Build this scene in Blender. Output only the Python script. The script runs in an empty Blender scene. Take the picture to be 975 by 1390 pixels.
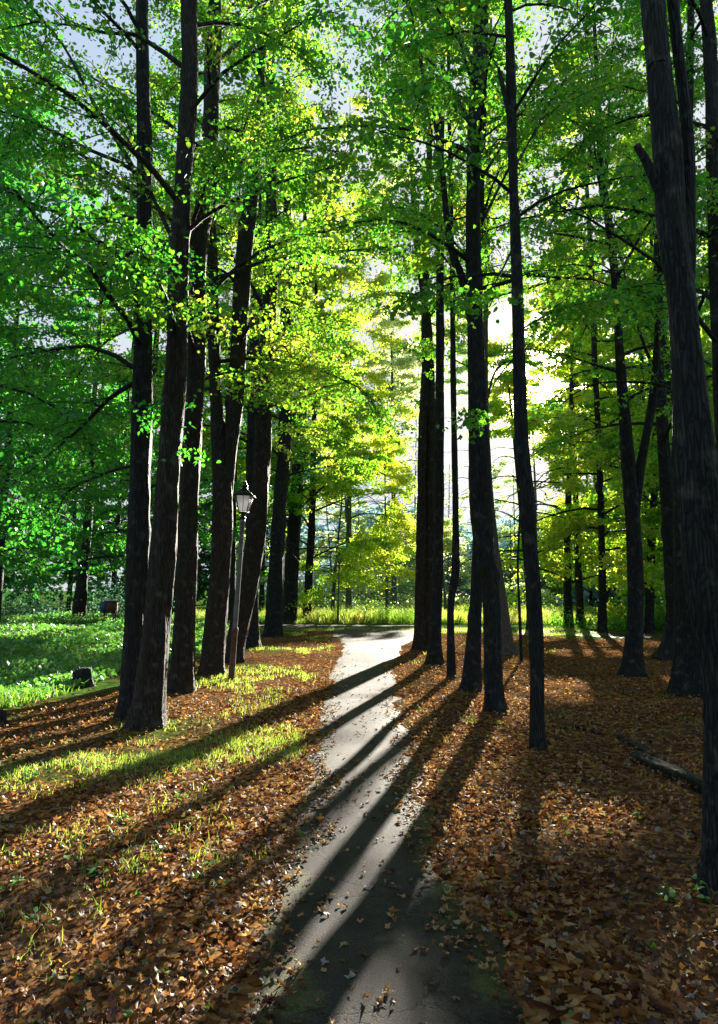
import bpy, math, random
import numpy as np
from mathutils import Vector

random.seed(7)
rng = np.random.default_rng(11)
scn = bpy.context.scene
col = scn.collection
F = 970.0
HOR = 804.0
PITCH = math.atan((HOR - 650) / F)
CAMZ = 1.55
CP, SP = math.cos(PITCH), math.sin(PITCH)


# ------------------------------------------------------------------ camera geometry
def ray(px, py):
    a = (px - 487.5) / F
    b = (650 - py) / F
    return np.array([a, CP - b * SP, SP + b * CP])


def at(px, py, Y):
    d = ray(px, py)
    t = Y / d[1]
    return np.array([d[0] * t, Y, CAMZ + d[2] * t]), t      # t = depth along the optical axis


def project(P):
    x, y, z = P[..., 0], P[..., 1], P[..., 2] - CAMZ
    dep = y * CP + z * SP
    up = -y * SP + z * CP
    dep = np.where(dep > 0.1, dep, 0.1)
    return 487.5 + F * x / dep, 650 - F * up / dep, dep


SUN = ray(752, 524)
SUN = SUN / np.linalg.norm(SUN)
SUN_EL = math.asin(SUN[2])
SUN_AZ = math.atan2(SUN[0], SUN[1])


def wob(x, y, s=1.0, k=0.0):
    return (np.sin(x * 1.7 * s + 1.3 + k) * np.sin(y * 1.1 * s + .7 + k) + .6 * np.sin(x * 3.1 * s + y * 2.3 * s + 2.1 + k)
            + .4 * np.sin(x * 5.3 * s - y * 4.7 * s + k)) / 2.0


def hnoise(x, y, k=0.0):                       # wilder noise 0..1
    v = np.sin(x * 12.9898 + y * 78.233 + k) * 43758.5453
    return v - np.floor(v)


def vnoise(x, y, k=0.0):                       # smooth value noise 0..1
    xi, yi = np.floor(x), np.floor(y)
    u, v = x - xi, y - yi
    u, v = u * u * (3 - 2 * u), v * v * (3 - 2 * v)
    a, b = hnoise(xi, yi, k), hnoise(xi + 1, yi, k)
    c, d = hnoise(xi, yi + 1, k), hnoise(xi + 1, yi + 1, k)
    return (a * (1 - u) + b * u) * (1 - v) + (c * (1 - u) + d * u) * v


def path_mid(y):
    return np.interp(y, [0, 3, 4.4, 7.7, 12, 16, 22, 29], [.12, .10, .01, .03, .05, .1, .45, .9])


def path_half(y):
    return np.interp(y, [0, 3, 4.4, 7.7, 12, 16, 22, 29], [.66, .60, .53, .52, .58, .68, 1.0, 2.4])


def ground_h(x, y):
    x = np.asarray(x, float)
    y = np.asarray(y, float)
    h = .035 * wob(x, y, .8) + .012 * wob(x, y, 3.0)
    onp = np.exp(-((x - path_mid(y)) / .9) ** 2) * (y < 31)
    h = h * (1 - .85 * onp) - .03 * onp
    far = np.clip((np.hypot(x, y) - 60) / 200, 0, 1)
    h = h + .08 * np.clip((-x - 4) / 6, 0, 1) * wob(x, y, .35) + .15 * np.clip((x - 3) / 5, 0, 1) * (.3 + .5 * wob(x, y, .3)) * (y < 24)
    return h + 2.0 * far * far


def gh(x, y):
    return float(ground_h(x, y))


# sunlit part of the ground: foliage that would shade it is thinned along the rays of the sun
LIT = np.array([(-3.4, 8.3), (-3.5, 19), (-.8, 22.5), (1.5, 26), (2.2, 31), (5.6, 31), (5.2, 27), (3.9, 18), (2.6, 10.5), (1.7, 7.2), (1.15, 6.2), (.55, 4.5), (.1, 3.7), (-.8, 3.4), (-2.2, 2.6), (-3.4, 3.2), (-4.6, 4.6), (-4.6, 6.6)])


LIT2 = np.array([(-7, 34), (-6, 44), (11, 44), (11, 31), (5, 33)])


LIT4 = np.array([(6, 26), (15, 26), (11, 11), (3.5, 12)])
LIT3 = np.array([(-7, 40), (4, 40), (-6, -2), (-17, -2)])


def in_poly(x, y, poly):
    r = np.zeros(x.shape, bool)
    n = len(poly)
    for i in range(n):
        x1, y1 = poly[i]
        x2, y2 = poly[(i + 1) % n]
        c = (y1 > y) != (y2 > y)
        xi = (x2 - x1) * (y - y1) / (y2 - y1 + 1e-12) + x1
        r ^= c & (x < xi)
    return r


def keep_light(P, strength=.994):
    """mask of points that do not shade the sunlit ground"""
    t = P[:, 2] / SUN[2]
    gx, gy = P[:, 0] - SUN[0] * t, P[:, 1] - SUN[1] * t
    u_ = rng.random(len(P))
    jx = .25 * (vnoise(gx * 2, gy * 2, 3.) - .5)
    lit = in_poly(gx + jx, gy, LIT)
    hole = np.hypot(gx + SUN[0] * CAMZ / SUN[2], gy + SUN[1] * CAMZ / SUN[2]) < .9 + .7 * vnoise(P[:, 0] * 1.3, P[:, 2] * 1.3, 15.)      # the gap the sun shows through
    lit2 = in_poly(gx, gy, LIT2) & (u_ > .08)
    lit2 |= (P[:, 1] > 36.5) & in_poly(gx, gy, LIT4) & (u_ > .22)
    lit2 |= (P[:, 1] > 49) & in_poly(gx, gy, LIT3) & (u_ > .12)
    dap = (gx > 1.5) & (gx < 9) & (gy > 8.0) & (gy < 30) & (vnoise(gx * .9 + 40, gy * .55 + 9, 5.) > .5)
    dap |= (gx > -6) & (gx < 2) & (gy < 12) & (vnoise(gx * 1.3 + 7, gy * 1.0, 8.) > .72)
    dap |= (gx > -3) & (gx < 12) & (gy > 33) & (gy < 60) & (vnoise(gx * .4 + 3, gy * .25, 6.) > .45)
    dap |= (gx < -4.5) & (gy > 11) & (vnoise(gx * .35, gy * .35, 2.) > .5)
    u = rng.random(len(P))
    strength = np.where(P[:, 1] > 45, strength - np.where(P[:, 1] > 60, .18, .10), np.where(P[:, 1] > 23, strength - .03, strength))
    k = np.where(hole, u > .995, True) & np.where(lit, u > strength, np.where(dap, u > .96, ~lit2))
    return k & (P[:, 2] > 0.05)


# ------------------------------------------------------------------ materials
def new_mat(name):
    m = bpy.data.materials.new(name)
    m.use_nodes = True
    nt = m.node_tree
    nt.nodes.clear()
    out = nt.nodes.new('ShaderNodeOutputMaterial')
    return m, nt, out


def N(nt, t, **kw):
    n = nt.nodes.new(t)
    for k, v in kw.items():
        if k.startswith('i_'):
            n.inputs[k[2:].replace('_', ' ')].default_value = v
        else:
            setattr(n, k, v)
    return n


def ramp(nt, fac, stops, interp='LINEAR'):
    r = nt.nodes.new('ShaderNodeValToRGB')
    r.color_ramp.interpolation = interp
    e = r.color_ramp.elements
    while len(e) > 1:
        e.remove(e[-1])
    e[0].position = stops[0][0]
    e[0].color = (*stops[0][1], 1)
    for p, c in stops[1:]:
        k = e.new(p)
        k.color = (*c, 1)
    nt.links.new(fac, r.inputs[0])
    return r.outputs[0]


def mix(nt, fac, a, b, mode='MIX'):
    m = nt.nodes.new('ShaderNodeMix')
    m.data_type = 'RGBA'
    m.blend_type = mode
    for s, v in ((m.inputs[0], fac), (m.inputs[6], a), (m.inputs[7], b)):
        if hasattr(v, 'links'):
            nt.links.new(v, s)
        elif isinstance(v, (int, float)):
            s.default_value = v
        else:
            s.default_value = (*v, 1)
    return m.outputs[2]


def math_n(nt, op, a, b=None, clamp=False):
    m = nt.nodes.new('ShaderNodeMath')
    m.operation = op
    m.use_clamp = clamp
    for s, v in ((m.inputs[0], a), (m.inputs[1], b)):
        if v is None:
            continue
        if hasattr(v, 'links'):
            nt.links.new(v, s)
        else:
            s.default_value = v
    return m.outputs[0]


def leaf_mat(name, stops, tstops, trans=.55, rough=.45, gloss=.06):
    m, nt, out = new_mat(name)
    at_ = N(nt, 'ShaderNodeAttribute', attribute_name='tint')
    c1 = ramp(nt, at_.outputs['Fac'], stops)
    c2 = ramp(nt, at_.outputs['Fac'], tstops)
    d = N(nt, 'ShaderNodeBsdfDiffuse')
    t = N(nt, 'ShaderNodeBsdfTranslucent')
    nt.links.new(c1, d.inputs['Color'])
    nt.links.new(c2, t.inputs['Color'])
    mx = N(nt, 'ShaderNodeMixShader')
    mx.inputs[0].default_value = trans
    nt.links.new(d.outputs[0], mx.inputs[1])
    nt.links.new(t.outputs[0], mx.inputs[2])
    g = N(nt, 'ShaderNodeBsdfGlossy')
    g.inputs['Roughness'].default_value = rough
    g.inputs['Color'].default_value = (.8, .85, .9, 1)
    m2 = N(nt, 'ShaderNodeMixShader')
    m2.inputs[0].default_value = gloss
    nt.links.new(mx.outputs[0], m2.inputs[1])
    nt.links.new(g.outputs[0], m2.inputs[2])
    nt.links.new(m2.outputs[0], out.inputs[0])
    return m


M = {}
M['leaf'] = leaf_mat('summer_leaf',
    [(0, (.006, .05, .014)), (.45, (.02, .11, .014)), (.8, (.06, .15, .012)), (.96, (.14, .17, .02)), (1, (.18, .16, .02))],
    [(0, (.03, .32, .03)), (.45, (.12, .54, .025)), (.8, (.36, .66, .03)), (.96, (.66, .68, .07)), (1, (.72, .60, .08))], trans=.62)
M['leaf_sun'] = leaf_mat('sun_tinted_leaf',  # brighter, yellower copy of the leaf with sun glow put into its colour
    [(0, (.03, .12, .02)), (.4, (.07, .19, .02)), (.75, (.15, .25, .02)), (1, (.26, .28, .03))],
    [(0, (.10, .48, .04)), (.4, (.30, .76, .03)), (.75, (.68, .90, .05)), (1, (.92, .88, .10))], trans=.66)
M['leaf_haze'] = leaf_mat('haze_tinted_pale_leaf',  # distance haze and backlit glow painted in as a pale leaf colour
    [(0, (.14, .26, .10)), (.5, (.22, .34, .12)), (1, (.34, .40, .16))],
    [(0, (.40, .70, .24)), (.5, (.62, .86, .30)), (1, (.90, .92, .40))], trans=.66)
M['leaf_far'] = leaf_mat('haze_tinted_leaf',  # blue-grey haze mixed into the leaf colour itself
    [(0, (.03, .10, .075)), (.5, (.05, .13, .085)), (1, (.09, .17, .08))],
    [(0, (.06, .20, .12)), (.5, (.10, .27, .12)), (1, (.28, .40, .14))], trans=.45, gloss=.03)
M['leaf_wood'] = leaf_mat('haze_tinted_wood_leaf',  # pale blue stops are painted haze over the far foliage
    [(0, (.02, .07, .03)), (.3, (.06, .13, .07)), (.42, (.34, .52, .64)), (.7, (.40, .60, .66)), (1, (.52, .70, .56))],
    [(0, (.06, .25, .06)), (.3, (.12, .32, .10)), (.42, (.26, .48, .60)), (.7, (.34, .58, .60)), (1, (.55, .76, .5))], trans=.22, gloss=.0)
M['herb'] = leaf_mat('meadow_herb',
    [(0, (.04, .14, .03)), (.5, (.11, .27, .04)), (.85, (.20, .32, .05)), (1, (.28, .3, .06))],
    [(0, (.08, .4, .06)), (.5, (.24, .62, .06)), (.85, (.26, .5, .08)), (1, (.5, .55, .12))], trans=.45, gloss=.12)
M['grass'] = leaf_mat('grass_blade',
    [(0, (.03, .09, .02)), (.5, (.07, .14, .02)), (1, (.20, .20, .05))],
    [(0, (.08, .36, .03)), (.5, (.30, .52, .03)), (1, (.75, .72, .16))], trans=.5, gloss=.06)
M['litter'] = leaf_mat('fallen_leaf',
    [(0, (0.016, 0.007, 0.005)), (.22, (0.059, 0.019, 0.008)), (.48, (0.148, 0.056, 0.018)), (.66, (0.281, 0.133, 0.044)), (.8, (0.340, 0.207, 0.096)), (.88, (0.311, 0.200, 0.074)), (.93, (0.281, 0.237, 0.222)), (.97, (0.266, 0.252, 0.266)), (1, (0.074, 0.148, 0.022))],
    [(0, (.06, .02, .01)), (.22, (.16, .055, .015)), (.48, (.44, .19, .045)), (.66, (.62, .34, .09)), (.8, (.64, .42, .17)), (.9, (.7, .45, .05)), (.97, (.4, .36, .3)), (1, (.2, .4, .03))], trans=.34, rough=.45, gloss=.035)


def bark_mat(name, lo, hi, moss, bump=.9):
    m, nt, out = new_mat(name)
    tc = N(nt, 'ShaderNodeTexCoord')
    mp = N(nt, 'ShaderNodeMapping')
    mp.inputs['Scale'].default_value = (1, 1, .11)
    nt.links.new(tc.outputs['Object'], mp.inputs[0])
    n1 = N(nt, 'ShaderNodeTexNoise')
    n1.inputs['Scale'].default_value = 34
    n1.inputs['Detail'].default_value = 7
    n1.inputs['Distortion'].default_value = .6
    nt.links.new(mp.outputs[0], n1.inputs['Vector'])
    v = N(nt, 'ShaderNodeTexVoronoi')
    v.feature = 'DISTANCE_TO_EDGE'
    v.inputs['Scale'].default_value = 46
    nt.links.new(mp.outputs[0], v.inputs['Vector'])
    crack = ramp(nt, v.outputs['Distance'], [(0, (0, 0, 0)), (.22, (1, 1, 1))])
    hgt = mix(nt, .3, n1.outputs[0], crack)
    n2 = N(nt, 'ShaderNodeTexNoise')
    n2.inputs['Scale'].default_value = 3.2
    n2.inputs['Detail'].default_value = 5
    nt.links.new(tc.outputs['Object'], n2.inputs['Vector'])
    c = ramp(nt, hgt, [(.25, tuple(k * .35 for k in lo)), (.55, lo), (.85, hi)])
    patch = ramp(nt, n2.outputs[0], [(.5, (0, 0, 0)), (.68, (1, 1, 1))])
    pf = math_n(nt, 'MULTIPLY', patch, .55)
    c = mix(nt, pf, c, moss)
    n3 = N(nt, 'ShaderNodeTexNoise')
    n3.inputs['Scale'].default_value = 7.5
    n3.inputs['Detail'].default_value = 3
    nt.links.new(tc.outputs['Object'], n3.inputs['Vector'])
    lich = ramp(nt, n3.outputs[0], [(.57, (0, 0, 0)), (.72, (1, 1, 1))])
    c = mix(nt, math_n(nt, 'MULTIPLY', lich, .28), c, (.20, .22, .20))
    b = N(nt, 'ShaderNodeBsdfPrincipled')
    b.inputs['Roughness'].default_value = .75
    b.inputs['Specular IOR Level'].default_value = .3
    nt.links.new(c, b.inputs['Base Color'])
    bp = N(nt, 'ShaderNodeBump')
    bp.inputs['Strength'].default_value = bump
    bp.inputs['Distance'].default_value = .045
    nt.links.new(hgt, bp.inputs['Height'])
    nt.links.new(bp.outputs[0], b.inputs['Normal'])
    nt.links.new(b.outputs[0], out.inputs[0])
    return m


M['bark'] = bark_mat('dark_bark', (.014, .016, .024), (.045, .046, .056), (.022, .030, .018), 1.0)
M['bark_warm'] = bark_mat('brown_bark', (.028, .021, .022), (.085, .060, .052), (.026, .034, .016), 1.0)
M['bark_pale'] = bark_mat('grey_bark', (.13, .11, .10), (.24, .20, .18), (.10, .11, .08))
M['bark_log'] = bark_mat('dark_log_bark', (.010, .010, .012), (.030, .028, .028), (.012, .018, .008), 1.)  # same bark recipe in darker tones for the logs
M['bark_hazy'] = bark_mat('haze_tinted_bark', (.09, .13, .14), (.14, .19, .20), (.09, .15, .11))  # bark of distant trees, haze painted into its pale bluish tones


def simple_mat(name, c, rough=.6, metal=0., noise_scale=30, var=.35, bump=.15):
    m, nt, out = new_mat(name)
    tc = N(nt, 'ShaderNodeTexCoord')
    n1 = N(nt, 'ShaderNodeTexNoise')
    n1.inputs['Scale'].default_value = noise_scale
    n1.inputs['Detail'].default_value = 5
    nt.links.new(tc.outputs['Object'], n1.inputs['Vector'])
    cc = ramp(nt, n1.outputs[0], [(.3, tuple(k * (1 - var) for k in c)), (.7, tuple(min(1, k * (1 + var)) for k in c))])
    b = N(nt, 'ShaderNodeBsdfPrincipled')
    b.inputs['Roughness'].default_value = rough
    b.inputs['Metallic'].default_value = metal
    nt.links.new(cc, b.inputs['Base Color'])
    bp = N(nt, 'ShaderNodeBump')
    bp.inputs['Strength'].default_value = bump
    bp.inputs['Distance'].default_value = .01
    nt.links.new(n1.outputs[0], bp.inputs['Height'])
    nt.links.new(bp.outputs[0], b.inputs['Normal'])
    nt.links.new(b.outputs[0], out.inputs[0])
    return m


M['post_grey'] = simple_mat('weathered_grey_paint', (.13, .13, .155), .5, 0, 12, .3)
M['iron'] = simple_mat('black_iron', (.012, .012, .015), .45, .3, 20, .3)
M['rust'] = simple_mat('rusty_sleeve', (.10, .055, .035), .8, 0, 15, .5)
M['wood_cut'] = simple_mat('cut_wood', (.07, .05, .035), .85, 0, 25, .4)
M['box_brown'] = simple_mat('brown_board', (.10, .055, .035), .8, 0, 9, .3)
M['box_blue'] = simple_mat('blue_paint', (.05, .08, .24), .5, 0, 9, .2)
M['white_paint'] = simple_mat('white_paint', (.75, .76, .78), .5, 0, 9, .1)


def pane_mat():
    m, nt, out = new_mat('frosted_pane')
    tc = N(nt, 'ShaderNodeTexCoord')
    n1 = N(nt, 'ShaderNodeTexNoise')
    n1.inputs['Scale'].default_value = 9
    nt.links.new(tc.outputs['Object'], n1.inputs['Vector'])
    c = ramp(nt, n1.outputs[0], [(.3, (.55, .57, .60)), (.7, (.74, .74, .75))])
    d = N(nt, 'ShaderNodeBsdfDiffuse')
    t = N(nt, 'ShaderNodeBsdfTranslucent')
    nt.links.new(c, d.inputs[0])
    nt.links.new(c, t.inputs[0])
    x = N(nt, 'ShaderNodeMixShader')
    x.inputs[0].default_value = .6
    nt.links.new(d.outputs[0], x.inputs[1])
    nt.links.new(t.outputs[0], x.inputs[2])
    nt.links.new(x.outputs[0], out.inputs[0])
    return m


M['pane'] = pane_mat()


def ground_mat():
    m, nt, out = new_mat('park_ground')
    geo = N(nt, 'ShaderNodeNewGeometry')
    a = N(nt, 'ShaderNodeAttribute', attribute_name='litter')
    # leaf litter
    v = N(nt, 'ShaderNodeTexVoronoi')
    v.inputs['Scale'].default_value = 24
    v.inputs['Randomness'].default_value = 1
    nz = N(nt, 'ShaderNodeTexNoise')
    nz.inputs['Scale'].default_value = 9
    nz.inputs['Detail'].default_value = 4
    nt.links.new(geo.outputs['Position'], nz.inputs['Vector'])
    off = N(nt, 'ShaderNodeVectorMath', operation='MULTIPLY_ADD')
    nt.links.new(nz.outputs['Color'], off.inputs[0])
    off.inputs[1].default_value = (.12, .12, 0)
    nt.links.new(geo.outputs['Position'], off.inputs[2])
    nt.links.new(off.outputs[0], v.inputs['Vector'])
    sep = N(nt, 'ShaderNodeSeparateColor')
    nt.links.new(v.outputs['Color'], sep.inputs[0])
    lit = ramp(nt, sep.outputs[0], [(0, (0.022, 0.010, 0.006)), (.25, (0.074, 0.027, 0.010)), (.5, (0.163, 0.063, 0.019)), (.72, (0.281, 0.133, 0.044)), (.88, (0.340, 0.200, 0.089)), (1, (0.281, 0.207, 0.133))])
    edge = ramp(nt, v.outputs['Distance'], [(.0, (1, 1, 1)), (.55, (.75, .75, .75)), (.95, (.25, .22, .2))])
    lit = mix(nt, 1., lit, edge, 'MULTIPLY')
    big = N(nt, 'ShaderNodeTexNoise')
    big.inputs['Scale'].default_value = .9
    big.inputs['Detail'].default_value = 5
    nt.links.new(geo.outputs['Position'], big.inputs['Vector'])
    soil = ramp(nt, big.outputs[0], [(.42, (0, 0, 0)), (.6, (.55, .55, .55))])
    lit = mix(nt, soil, lit, (.075, .052, .034))
    # grass
    g2 = N(nt, 'ShaderNodeTexNoise')
    g2.inputs['Scale'].default_value = 6
    g2.inputs['Detail'].default_value = 8
    nt.links.new(geo.outputs['Position'], g2.inputs['Vector'])
    gr = ramp(nt, g2.outputs[0], [(.3, (.02, .05, .015)), (.5, (.045, .10, .02)), (.7, (.12, .17, .035))])
    c = mix(nt, a.outputs['Fac'], gr, lit)
    b = N(nt, 'ShaderNodeBsdfPrincipled')
    b.inputs['Roughness'].default_value = .85
    b.inputs['Specular IOR Level'].default_value = .0
    nt.links.new(c, b.inputs['Base Color'])
    bp = N(nt, 'ShaderNodeBump')
    bp.inputs['Strength'].default_value = .9
    bp.inputs['Distance'].default_value = .05
    h = mix(nt, .5, sep.outputs[1], g2.outputs[0])
    nt.links.new(h, bp.inputs['Height'])
    nt.links.new(bp.outputs[0], b.inputs['Normal'])
    nt.links.new(b.outputs[0], out.inputs[0])
    return m


def asphalt_mat():
    m, nt, out = new_mat('worn_asphalt')
    geo = N(nt, 'ShaderNodeNewGeometry')
    a = N(nt, 'ShaderNodeAttribute', attribute_name='moss')
    f = N(nt, 'ShaderNodeTexNoise')
    f.inputs['Scale'].default_value = 90
    f.inputs['Detail'].default_value = 6
    f.inputs['Roughness'].default_value = .75
    nt.links.new(geo.outputs['Position'], f.inputs['Vector'])
    b1 = N(nt, 'ShaderNodeTexNoise')
    b1.inputs['Scale'].default_value = 2.2
    b1.inputs['Detail'].default_value = 7
    b1.inputs['Roughness'].default_value = .65
    nt.links.new(geo.outputs['Position'], b1.inputs['Vector'])
    c = ramp(nt, f.outputs[0], [(.3, (.030, .030, .032)), (.5, (.078, .074, .068)), (.72, (.18, .165, .145))])
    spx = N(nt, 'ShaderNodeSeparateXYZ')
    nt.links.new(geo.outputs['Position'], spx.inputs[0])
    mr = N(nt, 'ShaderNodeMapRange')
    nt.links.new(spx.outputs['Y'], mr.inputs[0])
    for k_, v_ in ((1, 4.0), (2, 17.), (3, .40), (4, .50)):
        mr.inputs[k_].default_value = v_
    c = mix(nt, 1., c, mr.outputs[0], 'MULTIPLY')       # near stretch darker: mossy asphalt plus shade put into the colour, dusty further on
    sh = ramp(nt, b1.outputs[0], [(.35, (.55, .55, .55)), (.65, (1.15, 1.12, 1.05))])
    c = mix(nt, 1., c, sh, 'MULTIPLY')
    mossn = math_n(nt, 'ADD', a.outputs['Fac'], math_n(nt, 'MULTIPLY', math_n(nt, 'SUBTRACT', b1.outputs[0], .5), 2.4))
    mf = ramp(nt, mossn, [(.42, (0, 0, 0)), (.62, (1, 1, 1))])
    mosc = ramp(nt, f.outputs[0], [(.35, (.03, .035, .012)), (.6, (.10, .105, .03)), (.8, (.17, .15, .05))])
    c = mix(nt, math_n(nt, 'MULTIPLY', mf, .6), c, mosc)
    vo = N(nt, 'ShaderNodeTexVoronoi')
    vo.feature = 'DISTANCE_TO_EDGE'
    vo.inputs['Scale'].default_value = 1.1
    dm = N(nt, 'ShaderNodeVectorMath', operation='MULTIPLY_ADD')
    nt.links.new(b1.outputs['Color'], dm.inputs[0])
    dm.inputs[1].default_value = (.9, .9, 0)
    nt.links.new(geo.outputs['Position'], dm.inputs[2])
    nt.links.new(dm.outputs[0], vo.inputs['Vector'])
    cr = ramp(nt, vo.outputs['Distance'], [(.0, (.5, .5, .5)), (.010, (1, 1, 1))])
    c = mix(nt, 1., c, cr, 'MULTIPLY')
    b = N(nt, 'ShaderNodeBsdfPrincipled')
    b.inputs['Roughness'].default_value = .8
    b.inputs['Specular IOR Level'].default_value = .12
    nt.links.new(c, b.inputs['Base Color'])
    bp = N(nt, 'ShaderNodeBump')
    bp.inputs['Strength'].default_value = .8
    bp.inputs['Distance'].default_value = .012
    hh = mix(nt, .6, f.outputs[0], cr)
    nt.links.new(hh, bp.inputs['Height'])
    nt.links.new(bp.outputs[0], b.inputs['Normal'])
    nt.links.new(b.outputs[0], out.inputs[0])
    return m


M['ground'] = ground_mat()
M['asphalt'] = asphalt_mat()


# ------------------------------------------------------------------ mesh helpers
def raw_mesh(name, V, faces, k, attrs=None, smooth=False):
    """V (n,3); faces (m,k) index array, all faces with k corners"""
    me = bpy.data.meshes.new(name)
    V = np.ascontiguousarray(V, np.float32)
    faces = np.ascontiguousarray(faces, np.int32)
    me.vertices.add(len(V))
    me.vertices.foreach_set('co', V.ravel())
    me.loops.add(faces.size)
    me.loops.foreach_set('vertex_index', faces.ravel())
    me.polygons.add(len(faces))
    me.polygons.foreach_set('loop_start', np.arange(0, faces.size, k, dtype=np.int32))
    if smooth:
        me.polygons.foreach_set('use_smooth', np.ones(len(faces), bool))
    for an, av in (attrs or {}).items():
        me.attributes.new(an, 'FLOAT', 'POINT').data.foreach_set('value', np.ascontiguousarray(av, np.float32))
    me.update(calc_edges=True)
    return me


def link(name, me, mat, parent=None, loc=None):
    o = bpy.data.objects.new(name, me)
    col.objects.link(o)
    if mat is not None:
        me.materials.append(mat)
    if parent is not None:
        o.parent = parent
    if loc is not None:
        o.location = loc
    return o


def tag(o, label=None, cat=None, group=None, kind=None):
    for k, v in (('label', label), ('category', cat), ('group', group), ('kind', kind)):
        if v:
            o[k] = v
    return o


def empty(name, loc):
    o = bpy.data.objects.new(name, None)
    col.objects.link(o)
    o.location = tuple(float(c) for c in loc)
    o.empty_display_size = .3
    return o


def spline(pts, per=6):
    """Catmull-Rom through rows (any width)"""
    P = np.asarray(pts, float)
    P = np.vstack([2 * P[0] - P[1], P, 2 * P[-1] - P[-2]])
    out = []
    for i in range(1, len(P) - 2):
        for t in np.linspace(0, 1, per, endpoint=False):
            a, b, c, d = P[i - 1], P[i], P[i + 1], P[i + 2]
            out.append(.5 * (2 * b + (c - a) * t + (2 * a - 5 * b + 4 * c - d) * t * t + (3 * b - a - 3 * c + d) * t ** 3))
    out.append(P[-2])
    return np.array(out)


class Tubes:
    def __init__(s):
        s.V, s.Fq, s.n = [], [], 0

    def add(s, pts, rad, n=6, rough=0., flare=None, seed=0, cap=True):
        pts = np.asarray(pts, float)
        rad = np.asarray(rad, float)
        m = len(pts)
        tg = np.gradient(pts, axis=0)
        tg /= np.linalg.norm(tg, axis=1)[:, None] + 1e-9
        ref = np.array([1., 0, 0]) if abs(tg[0][0]) < .8 else np.array([0, 1., 0])
        A = np.cross(tg, ref)
        A /= np.linalg.norm(A, axis=1)[:, None] + 1e-9
        B = np.cross(tg, A)
        th = np.linspace(0, 2 * np.pi, n, endpoint=False)
        R = np.repeat(rad[:, None], n, 1)
        if rough:
            arc = np.concatenate([[0], np.cumsum(np.linalg.norm(np.diff(pts, axis=0), axis=1))])[:, None]
            R = R * (1 + rough * (np.sin(th * 3 + seed + arc * .7) * .5 + np.sin(th * 5 + 2 * seed + arc * 1.9) * .35 + np.sin(th * 2 - seed + arc * 3.3) * .4
                                  + .5 * (hnoise(th[None, :] * 7 + seed, arc * 3) - .5)))
        if rough and n >= 14:
            for kf, am in ((9, .016), (14, .018), (19, .016)):
                R = R * (1 + am * np.sin(kf * th[None, :] + 2.2 * np.sin(arc * 1.7 + kf + seed) + 1.3 * np.sin(arc * 4.1 + seed * kf)))
            th_ = th[None, :]
            for _ in range(int(arc[-1, 0] * .9)):
                a0, z0, sg = random.uniform(0, 6.28), random.uniform(.3, arc[-1, 0]), random.uniform(.06, .16)
                dth = np.abs((th_ - a0 + np.pi) % (2 * np.pi) - np.pi)
                R = R * (1 + random.uniform(.08, .26) * np.exp(-((arc - z0) / sg) ** 2) * np.exp(-(dth / .45) ** 2))
        if flare is not None:
            hz = pts[:, 2] - pts[0, 2]
            fl = np.exp(-hz / flare[0])[:, None] * flare[1]
            R = R * (1 + fl * (.55 + .45 * np.sin(th * flare[2] + seed) + .25 * np.sin(th * (flare[2] + 3) + seed * 2.)))
        V = pts[:, None, :] + R[..., None] * (np.cos(th)[None, :, None] * A[:, None, :] + np.sin(th)[None, :, None] * B[:, None, :])
        i, j = np.meshgrid(np.arange(m - 1), np.arange(n), indexing='ij')
        q = np.stack([i * n + j, i * n + (j + 1) % n, (i + 1) * n + (j + 1) % n, (i + 1) * n + j], -1).reshape(-1, 4) + s.n
        s.V.append(V.reshape(-1, 3))
        s.Fq.append(q)
        s.n += m * n
        if cap:                                  # end cap: a fan of quads onto a centre point
            base = s.n - n
            s.V.append(pts[-1:][:] + tg[-1] * rad[-1] * .3)
            c = s.n
            s.n += 1
            k = np.arange(0, n, 2)
            s.Fq.append(np.stack([np.full(len(k), c), base + k, base + (k + 1) % n, base + (k + 2) % n], -1))

    def build(s, name, mat, parent=None, origin=(0, 0, 0), kind='tube'):
        if not s.V:
            return None
        me = raw_mesh(name, np.vstack(s.V) - np.asarray(origin), np.vstack(s.Fq), 4, smooth=True)
        return link(name, me, mat, parent)


LEAF6 = np.array([(0, 0, 0), (.36, .22, .10), (.34, .66, .06), (0, 1.05, -.08), (-.34, .66, .06), (-.36, .22, .10)])
LEAF4 = np.array([(0, 0, 0), (.42, .5, .08), (0, 1., -.05), (-.42, .5, .08)])


def frames(n, droop=.5, flat=.5):
    """random leaf frames: long axis, side, normal"""
    ax = rng.normal(size=(n, 3))
    ax[:, 2] = ax[:, 2] * .6 - droop
    ax /= np.linalg.norm(ax, axis=1)[:, None]
    up = rng.normal(size=(n, 3)) * (1 - flat)
    up[:, 2] += flat
    sd = np.cross(ax, up)
    sd /= np.linalg.norm(sd, axis=1)[:, None] + 1e-9
    nm = np.cross(sd, ax)
    return ax, sd, nm


def leaves(name, C, size, tint, mat, parent=None, origin=(0, 0, 0), detail=6, droop=.5, flat=.5):
    n = len(C)
    ax, sd, nm = frames(n, droop, flat)
    T = LEAF6 if detail == 6 else LEAF4
    wf = rng.uniform(.6, 1.15, n)[:, None, None]
    V = (C[:, None, :] + size[:, None, None] * (wf * T[None, :, 0, None] * sd[:, None, :] + T[None, :, 1, None] * ax[:, None, :] + T[None, :, 2, None] * nm[:, None, :]))
    k = len(T)
    base = (np.arange(n) * k)[:, None]
    if detail == 6:
        Fc = np.concatenate([base + np.array([[0, 1, 2, 3]]), base + np.array([[0, 3, 4, 5]])], 0)
    else:
        Fc = base + np.array([[0, 1, 2, 3]])
    me = raw_mesh(name, V.reshape(-1, 3) - np.asarray(origin), Fc, 4, {'tint': np.repeat(tint, k)})
    return link(name, me, mat, parent)


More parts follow.
